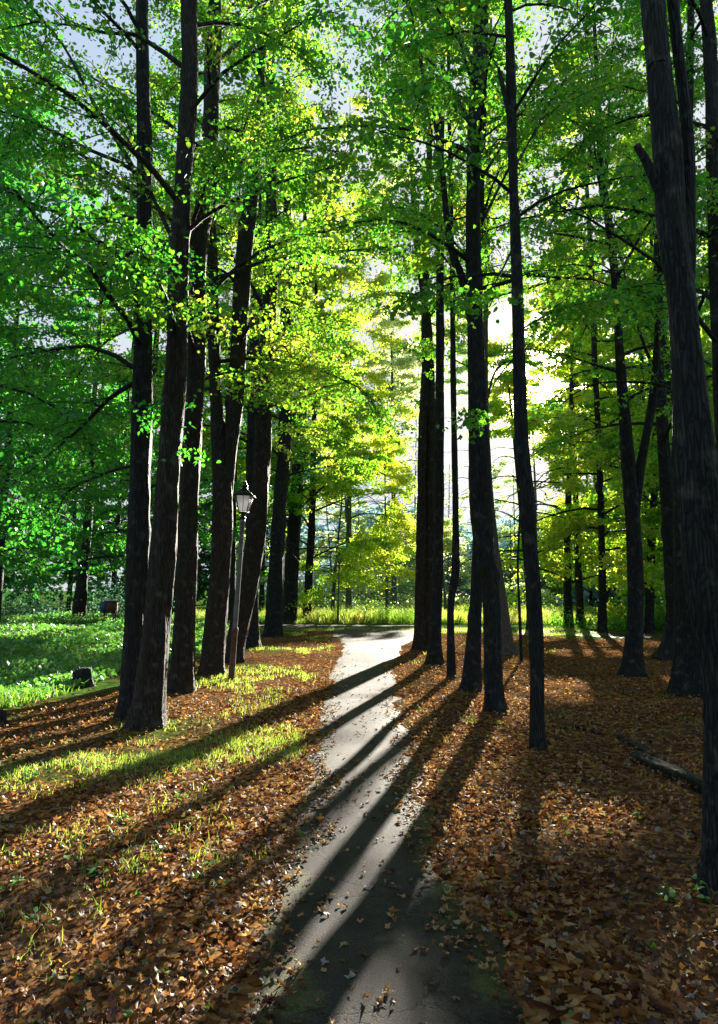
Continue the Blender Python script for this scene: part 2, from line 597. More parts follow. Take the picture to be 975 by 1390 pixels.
# ------------------------------------------------------------------ trees
def limb_curve(p0, az, el, L, bend, n=7, wig=.10):
    """a limb as points from p0; el falls by 'bend' radians along its length"""
    pts = [np.array(p0, float)]
    st = L / (n - 1)
    a = az
    for i in range(n - 1):
        e = el - bend * (i / (n - 1))
        a += random.gauss(0, wig)
        e += random.gauss(0, wig * .7)
        pts.append(pts[-1] + st * np.array([math.cos(e) * math.sin(a), math.cos(e) * math.cos(a), math.sin(e)]))
    return np.array(pts)


def grow(root, origin, limbs, bark, leafm, leaf_n, leaf_size, tint, twigs=9, detail=6, sides=6, lod_top=True, droop=.55, spread=.13, twig_len=.42, light=True, limb_parts=True, trunk=None):
    """limbs: list of (pts, r0). Adds twigs and foliage; limbs become parts, leaves one crown."""
    CC = []
    allt = trunk or Tubes()
    for pts, r0 in limbs:
        if light and limb_parts and r0 > 0 and (~keep_light(pts[2:], 1.)).mean() > .6 and random.random() < .7:
            continue
        r0 = abs(r0)
        T = allt if not limb_parts else Tubes()
        m = len(pts)
        rr = np.linspace(1, .25, m) * r0
        T.add(pts, rr, sides, .06, seed=random.random() * 9)
        L = np.linalg.norm(np.diff(pts, axis=0), axis=1).sum()
        arc = np.concatenate([[0], np.cumsum(np.linalg.norm(np.diff(pts, axis=0), axis=1))])
        tips = [(pts[-1], pts[-1] - pts[-2], L * .22, m)]
        for k in range(twigs):
            u = .22 + .76 * (k + random.random()) / twigs
            p = np.array([np.interp(u * L, arc, pts[:, i]) for i in range(3)])
            i = min(int(np.searchsorted(arc, u * L)), m - 1)
            tips.append((p, pts[i] - pts[max(i - 1, 0)], L * twig_len * (1.05 - .6 * u) * random.uniform(.6, 1.2), i))
        for p, d, tl, i in tips:
            tl = max(tl, .35)
            a0 = math.atan2(d[0], d[1]) + random.choice((-1, 1)) * random.uniform(.35, 1.15)
            e0 = math.atan2(d[2], math.hypot(d[0], d[1])) * .5 + random.uniform(-.35, .45)
            tp = limb_curve(p, a0, e0, tl, random.uniform(.3, 1.0), 5, .16)
            if light and not keep_light(tp[3:4], .96)[0]:
                continue
            T.add(tp, np.linspace(max(.25 * r0, .006), .003, 5) * 1.0, 4, cap=False)
            nl = max(4, int(leaf_n * (.5 + .5 * tl / 1.2)))
            u = rng.random(nl) ** .8 * 1.08
            q = np.clip(u, 0, .999) * 4
            ii = q.astype(int)
            fr = (q - ii)[:, None]
            c = tp[ii] * (1 - fr) + tp[ii + 1] * fr
            sp = spread * (.6 + .8 * u)[:, None]
            c = c + rng.normal(size=(nl, 3)) * sp * np.array([1, 1, .5])
            c[:, 2] -= .05 * u
            CC.append(c)
        if limb_parts:
            T.build('limb', bark, root, origin)
    if not limb_parts:
        allt.build('trunk', bark, root, origin)
    if not CC:
        return
    C = np.vstack(CC)
    if light:
        C = C[keep_light(C)]
    if not len(C):
        return
    px, py, dep = project(C)
    size = leaf_size * rng.uniform(.6, 1.3, len(C))
    if lod_top:                                   # thinner but larger foliage well outside the frame
        off = (py < -120) | (px < -140) | (px > 1115)
        k = ~off | (rng.random(len(C)) < .3)
        size = np.where(off, size * 1.7, size)
        C, size = C[k], size[k]
    # light and dark clumps: hue follows slow noise plus a per-leaf jitter
    cl = vnoise(C[:, 0] * .9 + C[:, 2] * .5, C[:, 1] * .9 + C[:, 2] * .8, 4.) - .5
    tt = np.clip(tint + .35 * cl + rng.normal(0, .12, len(C)), 0, 1)
    leaves('crown', C, size, tt, leafm, root, origin, detail, droop)


def trunk_from_px(rows, Y, H, flare=(.22, .9, 5), base_ground=True):
    """rows of (px, py, width px) read off the photograph -> world points on the plane at distance Y, carried on up to H"""
    P, R = [], []
    for x, y, w in rows:
        p, t = at(x, y, Y)
        P.append(p)
        R.append(.5 * w * t / F)
    P, R = np.array(P), np.array(R)
    if base_ground:
        P[0][2] = gh(P[0][0], Y) - .06
    if P[-1][2] < H:
        d = P[-1] - P[-2]
        sl = np.clip(d[:2] / max(d[2], .1), -.15, .15)
        z0 = P[-1][2]
        for f in (.35, .7, 1.):
            z = z0 + (H - z0) * f
            P = np.vstack([P, [P[-1][0] * 1 + sl[0] * (z - P[-1][2]) * .6, Y + .5 * f * math.sin(Y * 7.), z]])
            R = np.append(R, R[len(rows) - 1] * (1 - .9 * f) + .01)
    return P, R


def dense(P, R, step=.22):
    S = spline(np.hstack([P, R[:, None]]), 16)
    return S[:, :3], np.clip(S[:, 3], .006, None)


def auto_limbs(P, R, zb, H, n, reach, az_c=None, az_w=math.pi, el=(.45, 1.1), bend=(.3, 1.3)):
    out = []
    g = random.random() * 6.28
    for i in range(n):
        z = zb + (H - zb) * ((i + random.random() * .8) / n) ** 1.1
        p = np.array([np.interp(z, P[:, 2], P[:, k]) for k in range(3)])
        r = float(np.interp(z, P[:, 2], R))
        g += 2.4 + random.uniform(-.4, .4)
        az = g if az_c is None else az_c + random.uniform(-az_w, az_w)
        u = (z - zb) / max(H - zb, .1)
        L = reach * (1.0 - .72 * u) * random.uniform(.7, 1.15) * (.75 + .25 * math.sin(math.pi * min(u * 2, 1)))
        e = random.uniform(*el) * (.55 + .6 * u)
        out.append((limb_curve(p, az, e, max(L, .7), random.uniform(*bend)), min(r * .4, .010 + .0095 * L)))
    return out


def near_tree(label, rows, Y, H=17, stems=(), stubs=(), px_limbs=(), zb=4.5, nl=12, reach=3.6, tint=.5, leaf_n=40, leaf=.066, bark='bark', twigs=13, mat='leaf', group='tall trees lining the path', flare=(.16, .45, 5), sides=44, el=(.4, 1.1), az_c=None, az_w=math.pi, light=True):
    H = max(H, min(25, 3.5 + .95 * Y)) if Y > 9 and H > 10 else H
    rows = [(a, b, c * .94) for a, b, c in rows]
    nl, leaf_n = int(nl * 1.5 * max(1, H / 18)), int(leaf_n * 1.75)
    P, R = trunk_from_px(rows, Y, H)
    o = (P[0][0], Y, gh(P[0][0], Y))
    root = tag(empty('tree', o), label, 'tree', group)
    D, DR = dense(P, R)
    T = Tubes()
    T.add(D, DR, sides, .11, flare, seed=random.random() * 9)
    T.build('trunk', M[bark], root, o)
    limbs = auto_limbs(D, DR, zb, H, nl, reach, az_c, az_w, el)
    for st in stems:
        SPt, SR = trunk_from_px(st, Y + .03, H * .92, base_ground=False)
        SD, SDR = dense(SPt, SR)
        S = Tubes()
        S.add(SD, SDR, max(10, sides - 6), .06, seed=random.random() * 9)
        S.build('stem', M[bark], root, o)
        limbs += auto_limbs(SD, SDR, max(zb, SD[0][2] + 1.5), H * .92, max(4, nl // 2), reach * .8, az_c, az_w, el)
    for sb in stubs:
        q = [at(x, y, Y - .02) for x, y, w in sb]
        S = Tubes()
        S.add(spline(np.array([a for a, _ in q]), 5), spline(np.array([[.5 * sb[i][2] * q[i][1] / F] for i in range(len(sb))]), 5)[:, 0], 10, .12, seed=3)
        S.build('branch_stub', M[bark], root, o)
    for dy, pl in px_limbs:                        # limbs read off the photograph, running dy metres away as they go
        q = [at(x, y, Y + dy * i / (len(pl) - 1)) for i, (x, y, w) in enumerate(pl)]
        lim = spline(np.array([a for a, _ in q]), 4)
        limbs.append((lim, -.5 * pl[0][2] * q[0][1] / F))
    grow(root, o, limbs, M[bark], M[mat], leaf_n, leaf, tint, twigs, light=light, spread=.095)
    return root


# --- row of trees along the path, on the side of the lamp posts
near_tree('straight dark trunk tucked behind the leaning one, its long bare limbs reaching over the meadow',
    [(177, 968, 40), (181, 930, 34), (187, 750, 31), (193, 500, 27), (197, 250, 22), (193, 0, 16)], 9.3, 17,
    px_limbs=[(1.2, [(199, 265, 9), (165, 200, 8), (125, 135, 7), (85, 60, 5), (40, 5, 4)]),
              (.8, [(197, 270, 7), (160, 245, 6), (110, 210, 5), (60, 190, 4), (0, 195, 3)]),
              (1.5, [(190, 515, 8), (150, 540, 7), (110, 580, 6), (75, 610, 5), (40, 640, 4)]),
              (2., [(187, 630, 6), (150, 640, 5), (100, 662, 4), (80, 690, 3), (70, 740, 2)]),
              (1.0, [(196, 330, 6), (160, 350, 5), (100, 345, 4), (40, 360, 3)]),
              (-.6, [(203, 560, 6), (216, 545, 5), (228, 560, 4), (240, 600, 2)])],
    zb=4.2, nl=12, reach=4.2, tint=.32, az_c=-1.5, az_w=1.6)
near_tree('thick leaning trunk nearest the camera in the lamp post row, with a pale edge',
    [(199, 977, 52), (205, 935, 42), (221, 750, 36), (231, 600, 31), (238, 500, 30), (243, 350, 27), (249, 250, 24), (258, 100, 24), (257, 0, 22)], 8.75, 18,
    px_limbs=[(.5, [(232, 320, 7), (205, 260, 6), (185, 200, 4), (160, 130, 3)]), (-1.2, [(262, 300, 6), (285, 240, 5), (310, 200, 4)]),
              (.6, [(222, 410, 7), (205, 380, 6), (180, 360, 5), (150, 355, 3)])],
    zb=4.6, nl=13, reach=3.8, tint=.52, bark='bark_warm')
near_tree('upright brown trunk third in the lamp post row, between the leaning and forked ones',
    [(245, 937, 40), (249, 895, 33), (254, 750, 28), (260, 600, 26), (266, 500, 25), (269, 350, 25), (285, 200, 22), (291, 0, 20)], 11.6, 18,
    px_limbs=[(5., [(290, 90, 8), (330, 55, 7), (390, 35, 5), (440, 30, 4), (490, 40, 2)]), (4., [(290, 40, 8), (340, 10, 7), (420, -20, 5), (480, -20, 3)])],
    zb=5.0, nl=14, reach=4.0, tint=.66, bark='bark_warm')
near_tree('forked reddish brown trunk just before the first lamp post, splitting into two stems',
    [(287, 917, 38), (290, 875, 32), (300, 750, 28), (302, 660, 27), (296, 580, 19), (292, 500, 17), (287, 350, 16), (283, 250, 14), (282, 100, 10)], 13.8, 18,
    stems=[[(304, 690, 20), (310, 620, 21), (318, 560, 22), (322, 500, 22), (331, 350, 22), (340, 280, 20), (352, 150, 14), (357, 0, 11)]],
    zb=5.4, nl=14, reach=4.2, tint=.7, bark='bark_warm')
near_tree('trunk directly behind the first lamp post, leaning towards the path as it rises',
    [(316, 897, 30), (323, 855, 27), (345, 750, 27), (355, 650, 24), (361, 500, 23), (368, 350, 18), (368, 150, 13), (366, 0, 10)], 16.6, 18,
    zb=5.4, nl=15, reach=4.4, tint=.75, bark='bark_warm', leaf=.078)
near_tree('slim upright trunk half hidden behind the tree at the first lamp post',
    [(343, 880, 22), (342, 800, 17), (342, 600, 15), (346, 450, 13), (350, 300, 10)], 20.5, 17, zb=5.5, nl=14, reach=4.4, tint=.72, leaf=.085)
near_tree('dark trunk ending the lamp post row where the path meets the road',
    [(370, 864, 26), (374, 800, 22), (379, 700, 20), (386, 600, 18), (388, 500, 17), (388, 400, 14), (390, 250, 10)], 25.8, 18, zb=5.5, nl=15, reach=5, tint=.78, leaf=.11)
near_tree('dark trunk standing just beyond the road behind the lamp post row',
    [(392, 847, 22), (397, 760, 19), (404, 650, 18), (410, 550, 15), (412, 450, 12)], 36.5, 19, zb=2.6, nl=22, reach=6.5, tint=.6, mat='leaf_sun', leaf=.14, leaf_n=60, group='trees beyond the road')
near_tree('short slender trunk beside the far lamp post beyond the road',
    [(416, 844, 12), (420, 770, 11), (424, 700, 10), (426, 600, 8)], 38.5, 14, zb=2.4, nl=20, reach=5.5, tint=.7, mat='leaf_sun', leaf=.14, leaf_n=60, group='trees beyond the road')

# --- row on the sunny side of the path
near_tree('twin stemmed brown trunk furthest along the sunny row, at the path junction',
    [(570, 884, 20), (571, 800, 16), (573, 700, 14), (574, 600, 13), (578, 500, 12), (577, 400, 11), (580, 300, 9), (585, 150, 7)], 20.0, 18,
    stems=[[(580, 880, 15), (584, 750, 14), (585, 600, 12), (584, 500, 11), (580, 430, 10), (568, 350, 8), (560, 240, 7), (552, 100, 5)]],
    zb=9.0, nl=13, reach=3.6, tint=.75, bark='bark_warm', leaf=.085, flare=(.2, .5, 5))
near_tree('slim dark trunk pressed against the twin stemmed one in the sunny row',
    [(590, 901, 22), (591, 860, 17), (596, 750, 13), (597, 600, 13), (597, 500, 12), (598, 300, 10), (600, 150, 8), (603, 0, 6)], 16.2, 17,
    zb=8.6, nl=13, reach=3.4, tint=.73, leaf=.078, flare=(.2, .6, 5))
near_tree('thin trunk with a kink low down, between the slim dark trunk and the joined pair',
    [(613, 918, 13), (612, 850, 11), (613, 815, 11), (619, 775, 12), (619, 735, 10), (618, 650, 9), (615, 500, 8), (614, 350, 7), (611, 200, 6), (608, 0, 5)], 13.6, 15,
    zb=7.4, nl=11, reach=2.8, tint=.76, flare=(.12, .4, 5), sides=14)
near_tree('rear trunk of the joined pair in the sunny row, a pale scar above it',
    [(639, 936, 29), (642, 900, 23), (645, 850, 19), (648, 790, 17), (650, 700, 14), (649, 600, 12), (650, 400, 11), (655, 200, 9), (660, 0, 8)], 11.7, 17,
    zb=6.2, nl=11, reach=3.4, tint=.6)
near_tree('front trunk of the joined pair in the sunny row, old carved marks on its bark',
    [(673, 961, 33), (670, 925, 26), (666, 800, 24), (659, 760, 28), (653, 700, 30), (649, 600, 29), (647, 500, 23), (643, 350, 21), (643, 250, 20), (647, 150, 20), (653, 0, 18)], 9.9, 18,
    stems=[[(640, 440, 10), (631, 395, 11), (625, 370, 10), (610, 325, 9), (600, 225, 7), (588, 150, 6), (575, 100, 5), (560, 25, 4)]],
    px_limbs=[(3., [(640, 170, 7), (600, 100, 6), (550, 60, 5), (490, 50, 3)]), (5., [(645, 90, 7), (610, 30, 6), (560, 0, 5), (500, -10, 3)]), (1., [(655, 240, 5), (680, 200, 4), (720, 130, 3), (745, 80, 2)]), (1.5, [(655, 300, 5), (690, 230, 4), (750, 110, 3), (770, 95, 2)])],
    zb=5.6, nl=13, reach=3.4, tint=.58)
near_tree('pale grey trunk leaning behind the joined pair, lit on its flared foot',
    [(687, 886, 30), (683, 850, 22), (676, 780, 14), (672, 740, 11), (665, 660, 9), (660, 560, 8), (659, 450, 7), (662, 350, 6)], 18.6, 15,
    px_limbs=[(.5, [(662, 540, 4), (672, 505, 3), (690, 490, 3), (715, 492, 2), (740, 505, 1)])],
    zb=7, nl=10, reach=3, tint=.6, bark='bark_pale', leaf=.085, group='trees in the litter on the sunny side')
near_tree('thin bare sapling stem standing beside the slightly crooked front trunk',
    [(708, 895, 5), (705, 820, 4), (703, 770, 3.4), (705, 720, 3)], 17.0, 4.2, zb=3.2, nl=4, reach=.7, tint=.7, leaf_n=6, twigs=3, flare=(.05, .3, 4), sides=8, group='trees in the litter on the sunny side')
near_tree('slightly crooked slim black trunk with a broken stub high up, nearest on the sunny side',
    [(729, 1006, 24), (729, 960, 21), (729, 900, 20), (725, 800, 19), (721, 750, 19), (717, 690, 20), (708, 600, 19), (705, 500, 18), (703, 400, 16), (699, 300, 14), (696, 200, 13), (694, 100, 14), (690, 0, 11)], 7.55, 14,
    stubs=[[(693, 165, 7), (687, 135, 7), (681, 108, 6), (677, 92, 4)]],
    px_limbs=[(1.5, [(697, 230, 4), (720, 190, 3), (745, 140, 2), (780, 90, 1)]), (1.2, [(704, 450, 3), (720, 440, 3), (760, 420, 2), (810, 405, 1)]),
              (-.8, [(700, 330, 4), (680, 370, 3), (662, 400, 2)]), (1., [(706, 480, 3), (690, 495, 3), (672, 520, 2), (655, 560, 1)])],
    zb=4.9, nl=10, reach=2.6, tint=.55, flare=(.10, .25, 5))
# --- second row and wood on the sunny side
near_tree('slender trunk beyond the road among low sunlit foliage, just beneath the sun',
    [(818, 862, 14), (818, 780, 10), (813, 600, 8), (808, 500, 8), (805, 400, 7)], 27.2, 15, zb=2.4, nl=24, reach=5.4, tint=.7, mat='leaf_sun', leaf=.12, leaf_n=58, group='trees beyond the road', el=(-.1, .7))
near_tree('dark trunk forking into two stems, standing beyond the fallen log',
    [(859, 918, 34), (860, 880, 26), (863, 800, 21), (859, 700, 20), (851, 600, 18), (843, 500, 13), (837, 400, 11), (832, 350, 11), (826, 300, 11), (818, 250, 11), (815, 215, 9), (812, 150, 7), (808, 50, 5)], 13.5, 17,
    stems=[[(861, 705, 13), (868, 645, 13), (878, 590, 11), (888, 530, 11), (893, 450, 8), (896, 350, 7)]],
    px_limbs=[(.6, [(818, 255, 6), (800, 200, 5), (786, 150, 4), (770, 80, 3)]), (.3, [(822, 245, 6), (826, 190, 5), (828, 120, 4), (835, 20, 3)]),
              (.8, [(889, 505, 5), (870, 455, 5), (858, 410, 4), (845, 360, 4), (830, 300, 3)]), (-.6, [(830, 250, 5), (800, 225, 4), (770, 210, 3), (730, 215, 2)])],
    zb=5.2, nl=14, reach=3.8, tint=.66, group='trees in the litter on the sunny side')
near_tree('small dark trunk behind the forked tree near the fallen log',
    [(881, 860, 14), (883, 780, 11), (887, 700, 10), (890, 600, 8)], 28, 15, zb=3, nl=18, reach=5, tint=.6, leaf=.12, leaf_n=55, group='trees beyond the road')
near_tree('stout trunk with two upright stems, furthest of the trees around the fallen log',
    [(912, 896, 40), (916, 860, 30), (916, 800, 24), (909, 700, 21), (901, 600, 17), (896, 500, 12), (894, 400, 12), (893, 300, 11), (893, 150, 9)], 16.8, 18,
    stems=[[(922, 800, 14), (920, 700, 15), (919, 610, 13), (925, 520, 11), (930, 430, 10)]], zb=4.8, nl=14, reach=4.2, tint=.62, leaf=.078, group='trees in the litter on the sunny side')
near_tree('trunk with a broad flared foot, half hidden behind the thick trunk at the picture edge',
    [(940, 940, 60), (938, 905, 46), (934, 870, 34), (930, 800, 27), (926, 700, 22), (924, 600, 18), (930, 500, 15)], 11.3, 17, zb=4.5, nl=13, reach=3.8, tint=.6, group='trees in the litter on the sunny side')
near_tree('thickest trunk of all, closest to the camera, with a broken stub and a second stem',
    [(976, 1188, 62), (981, 1150, 56), (983, 1000, 56), (977, 900, 52), (961, 800, 57), (952, 700, 55), (943, 600, 52), (935, 500, 44), (926, 400, 40), (912, 300, 40), (907, 200, 38), (896, 100, 34), (887, 0, 33)], 4.0, 17,
    stems=[[(928, 430, 22), (931, 360, 26), (932, 300, 24), (935, 200, 16), (925, 100, 15), (914, 0, 15)]],
    stubs=[[(908, 285, 12), (895, 258, 14), (884, 232, 13), (874, 212, 11), (864, 197, 9)]],
    zb=6.6, nl=10, reach=3.2, tint=.5, bark='bark', flare=(.12, .35, 6), sides=28)
near_tree('slanting trunk beyond the thickest one, crossing the top corner of the view',
    [(1012, 960, 30), (992, 700, 24), (976, 450, 20), (965, 100, 18), (958, 0, 16)], 9.4, 17, zb=4.2, nl=14, reach=3.8, tint=.45, group='trees in the litter on the sunny side')
near_tree('lone dark trunk in the meadow under low hanging foliage',
    [(106, 844, 20), (114, 770, 14), (120, 700, 12), (125, 600, 9)], 38, 15, zb=2.8, nl=20, reach=6, tint=.25, leaf=.15, leaf_n=60, group='trees across the meadow', bark='bark', el=(-.1, .7))


# --- background trees
def back_tree(x, y, H, zb, reach, tint, label, group, leaf=.15, nl=26, leaf_n=55, r=.18, twigs=8, mat='leaf', bark='bark', el=(-.1, .8), detail=4, spread=.2):
    H = min(H * 1.5, 1.55 + .86 * y + 3) if y > 12 else H
    nl = int(nl * (1.5 if y < 55 else 2.2))
    z = gh(x, y)
    o = (x, y, z)
    root = tag(empty('tree', o), label, 'tree', group)
    lx, ly = random.gauss(0, .5), random.gauss(0, .5)
    P = np.array([(x, y, z - .05), (x + lx * .1, y + ly * .1, z + H * .2), (x + lx * .5, y + ly * .5, z + H * .55), (x + lx, y + ly, z + H)])
    D, DR = dense(P, np.array([r * 1.15, r * .9, r * .5, .02]))
    T = Tubes()
    T.add(D, DR, 12, .06, (.3, .5, 5), seed=random.random() * 9)
    limbs = auto_limbs(D, DR, z + zb, z + H, nl, reach, el=el)
    leaf_n, leaf = int(leaf_n * (2.3 if 'sunny side' in group else 1.75)), leaf * (1.2 if 'sunny side' in group else 1.14)
    grow(root, o, limbs, M[bark], M[mat], leaf_n, leaf, tint, twigs, detail=detail, sides=5, spread=spread, limb_parts=False, trunk=T)
    return root


GL = 'trees of the dark wood across the meadow'
LL = 'tall dark green tree in the shaded wood across the meadow'
for x, y, H, zb, re, ti, ls in [(-9.6, 15.5, 15, 2.6, 4.6, .34, .10), (-12.5, 22, 16, 2.4, 5.5, .3, .12), (-8.3, 27, 16, 3.2, 5.2, .4, .12), (-6.0, 34, 17, 3.4, 5.4, .5, .13),
                                (-15, 30, 17, 2.6, 6, .26, .14), (-20, 36, 17, 2.6, 6.5, .22, .16), (-10.5, 41, 18, 3, 6.5, .4, .16), (-26, 44, 18, 2.6, 7, .22, .18), (-17, 50, 19, 3, 7, .3, .18),
                                (-33, 52, 18, 2, 7.5, .2, .2), (-7, 52, 19, 3, 7, .5, .18), (-24, 60, 20, 3, 8, .25, .2), (-40, 60, 20, 2, 8, .2, .22)]:
    back_tree(x, y, H, zb, re, ti, LL, GL, leaf=ls, leaf_n=60)
GC = 'sunlit trees beyond the road'
LC = 'bright yellow green tree in sun beyond the road junction'
for x, y, H, zb, re, ti, ls in [(-.6, 43, 23, 3.0, 6, .78, .15), (2.4, 49, 23, 3.2, 5.5, .8, .16), (-1.4, 38.5, 7, 1.0, 3.4, .7, .10), (1.6, 41, 7.5, .9, 3.6, .78, .11), (-4.2, 39.5, 7, 1.0, 3.6, .6, .11), (5.6, 47, 4, .5, 3.4, .8, .12), (9.2, 44, 4, .5, 3.4, .7, .12), (-6.5, 54, 8, .6, 4, .5, .13), (-2, 56, 8, .6, 4, .6, .13), (2.6, 54, 8, .6, 4, .7, .13), (7, 57, 8, .6, 4, .6, .13), (11.5, 53, 7, .6, 4, .6, .13), (0, 62, 9, .6, 4.5, .4, .15), (5, 63, 9, .6, 4.5, .4, .15), (-4.6, 46, 22, 2.6, 6, .7, .16), (3, 60, 18, 3, 6, .8, .18), (-1, 70, 18, 3, 7, .75, .2), (3.5, 74, 19, 3, 7, .6, .2), (8, 80, 23, 3, 6, .6, .2), (12.5, 76, 24, 4, 6, .6, .2), (16, 88, 26, 4, 6.5, .6, .22), (20, 80, 26, 4, 6, .6, .2), (7, 92, 20, 4, 7, .5, .22)]:
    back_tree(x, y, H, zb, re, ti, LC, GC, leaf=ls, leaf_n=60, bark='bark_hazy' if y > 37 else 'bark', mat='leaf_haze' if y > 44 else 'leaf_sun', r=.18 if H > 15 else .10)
GR = 'trees of the wood on the sunny side'
LR = 'green leafy tree in the wood beyond the road bend'
for x, y, H, zb, re, ti, ls in [(13.2, 33, 16, 2.0, 5, .62, .13), (17, 28, 16, 2.0, 5, .5, .13), (16.5, 38, 17, 2.2, 5.6, .55, .15), (22, 34, 18, 2.2, 6, .45, .15), (12.5, 21, 15, 2.6, 4, .5, .11),
                                (20, 45, 18, 2.4, 6.5, .5, .17), (27, 42, 19, 2, 7, .4, .18), (24, 26, 17, 2.2, 6, .4, .14), (28, 54, 19, 2, 7, .5, .2), (34, 38, 19, 2, 7.5, .35, .18), (18.8, 55, 15, 2.5, 5.5, .6, .18), (9.2, 32, 12, 1.8, 4.6, .78, .11), (10.8, 35.5, 13, 2.0, 4.8, .7, .12), (7.0, 29.5, 8, 2.4, 4.1, .74, .11), (11.6, 25.5, 13, 2.6, 4.2, .66, .11), (25, 78, 27, 3, 7, .7, .22), (22, 66, 24, 3, 7, .65, .2)]:  # two trees in this row added to shade the near path and ground
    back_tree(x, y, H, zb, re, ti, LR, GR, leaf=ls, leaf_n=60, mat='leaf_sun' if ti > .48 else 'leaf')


def bush(x, y, H, W, n, tint, label, group, mat='leaf', leaf=.1):
    z = gh(x, y)
    o = (x, y, z)
    root = tag(empty('bush', o), label, 'bush', group)
    T = Tubes()
    C = []
    for k in range(7):
        a, L = random.uniform(0, 6.28), random.uniform(.6, 1.) * H
        tp = limb_curve((x + .1 * math.sin(a), y + .1 * math.cos(a), z - .03), a, random.uniform(.7, 1.4), L, random.uniform(.2, .8), 5, .12)
        T.add(tp, np.linspace(.02, .006, 5), 4)
        for _ in range(4):
            i = random.randint(1, 4)
            c = tp[i] + rng.normal(size=(n // 28, 3)) * np.array([W * .28, W * .28, H * .16])
            C.append(c)
    T.build('stem', M['bark'], root, o)
    C = np.vstack(C)
    C[:, 2] = np.maximum(C[:, 2], z + .04)
    C = C[keep_light(C, .9)] if mat == 'leaf' else C
    leaves('foliage', C, leaf * rng.uniform(.6, 1.3, len(C)), np.clip(tint + rng.normal(0, .15, len(C)), 0, 1), M[mat], root, o, 4, .3)


for i in range(16):
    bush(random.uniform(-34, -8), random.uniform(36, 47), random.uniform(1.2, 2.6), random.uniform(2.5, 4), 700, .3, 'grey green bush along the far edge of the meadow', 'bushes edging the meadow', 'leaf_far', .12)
for i in range(14):
    bush(random.uniform(-5, 12), random.uniform(40, 58), random.uniform(.8, 1.8), random.uniform(2, 3.5), 600, .85, 'sunlit yellow green bush in the grass beyond the road', 'bushes beyond the road', 'herb', .10)
for i in range(16):
    bush(random.uniform(8.5, 24), random.uniform(30, 36), random.uniform(1.0, 2.2), random.uniform(2, 3.2), 700, .5, 'dense green bush behind the road bend', 'bushes behind the road bend', 'leaf', .11)


# --- far wood: one mass of foliage, haze put into its leaf colour, with trunks
def far_wood():
    C = []
    for i in range(150):
        a = -1.15 + 2.3 * (i + random.random()) / 150
        d = random.uniform(78, 112)
        x, y = d * math.sin(a), d * math.cos(a)
        low = -.02 < a < .34
        H = random.uniform(8, 12) if low else random.uniform(16, 25)
        for _ in range(34):
            u = random.random()
            w = (2.5 if low else 4.0) * math.sin(math.pi * (.15 + .8 * u)) + .5
            c = np.array([x + random.gauss(0, w * .6), y + random.gauss(0, w * .5), .6 + H * u])
            C.append(c + rng.normal(size=(46, 3)) * np.array([1.1, 1.1, .7]))
    C = np.vstack(C)
    C = C[keep_light(C)]
    C[:, 2] = np.maximum(C[:, 2], .2)
    n = len(C)
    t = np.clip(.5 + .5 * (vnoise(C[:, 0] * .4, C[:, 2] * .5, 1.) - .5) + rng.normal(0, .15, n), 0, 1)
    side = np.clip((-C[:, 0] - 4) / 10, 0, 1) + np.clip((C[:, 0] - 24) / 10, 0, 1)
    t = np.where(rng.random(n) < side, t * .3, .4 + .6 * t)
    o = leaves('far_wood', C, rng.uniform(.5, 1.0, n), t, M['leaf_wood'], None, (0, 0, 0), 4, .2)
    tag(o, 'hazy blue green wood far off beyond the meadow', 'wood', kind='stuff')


far_wood()


def added_wood_behind():  # unseen foliage added behind and beside the camera to cut sky fill
    C = []
    for i in range(42):
        a = random.uniform(1.1, 2 * math.pi - 1.1)
        d = random.uniform(9, 26)
        x, y = d * math.sin(a), d * math.cos(a)
        if y > -2 and abs(x) < 9:
            continue
        c = np.array([x, y, 0]) + np.column_stack([rng.normal(0, 1.9, 900), rng.normal(0, 1.9, 900), rng.uniform(2.2, 16, 900)])
        C.append(c)
    C = np.vstack(C)
    n = len(C)
    o = leaves('wood', C, rng.uniform(.25, .5, n), np.clip(rng.normal(.35, .2, n), 0, 1), M['leaf'], None, (0, 0, 0), 4, .3)
    tag(o, 'unseen green wood added around the camera to cut sky light', 'wood', kind='stuff')


added_wood_behind()

# ------------------------------------------------------------------ ground, path, road
def axis(fine0, fine1, st, ends):
    a = list(np.arange(fine0, fine1 + 1e-6, st))
    s, v = st, fine1
    while v < ends[1]:
        s *= 1.22
        v += s
        a.append(v)
    s, v = st, fine0
    while v > ends[0]:
        s *= 1.22
        v -= s
        a.insert(0, v)
    return np.array(a)


def litter_amount(x, y):
    n = vnoise(x * .9, y * .9, 1.) * .6 + vnoise(x * 2.7, y * 2.7, 6.) * .4
    left = np.interp(y, [0, 6, 9, 12.5, 16, 34], [-9, -7.5, -5.2, -4.4, -4.0, -3.9])
    f = np.clip((x - left) / 1.0 + (n - .5) * 1.6, 0, 1)
    far = np.interp(x, [-4, 0, 4, 8, 14, 30], [31, 30, 28.5, 25, 21, 13])
    f = f * np.clip((far - y) / 1.2 + (n - .5), 0, 1)
    strip = np.exp(-((y - (6.4 + .55 * (x + 3.2))) / .75) ** 2) * (x < -1.5) * (x > -5)       # grassy sunny strip
    f = f * (1 - .75 * strip * (n > .35))
    edge = np.exp(-((x + 2.3) / .5) ** 2) * (y > 8) * (n > .55)
    return f * (1 - .7 * edge)


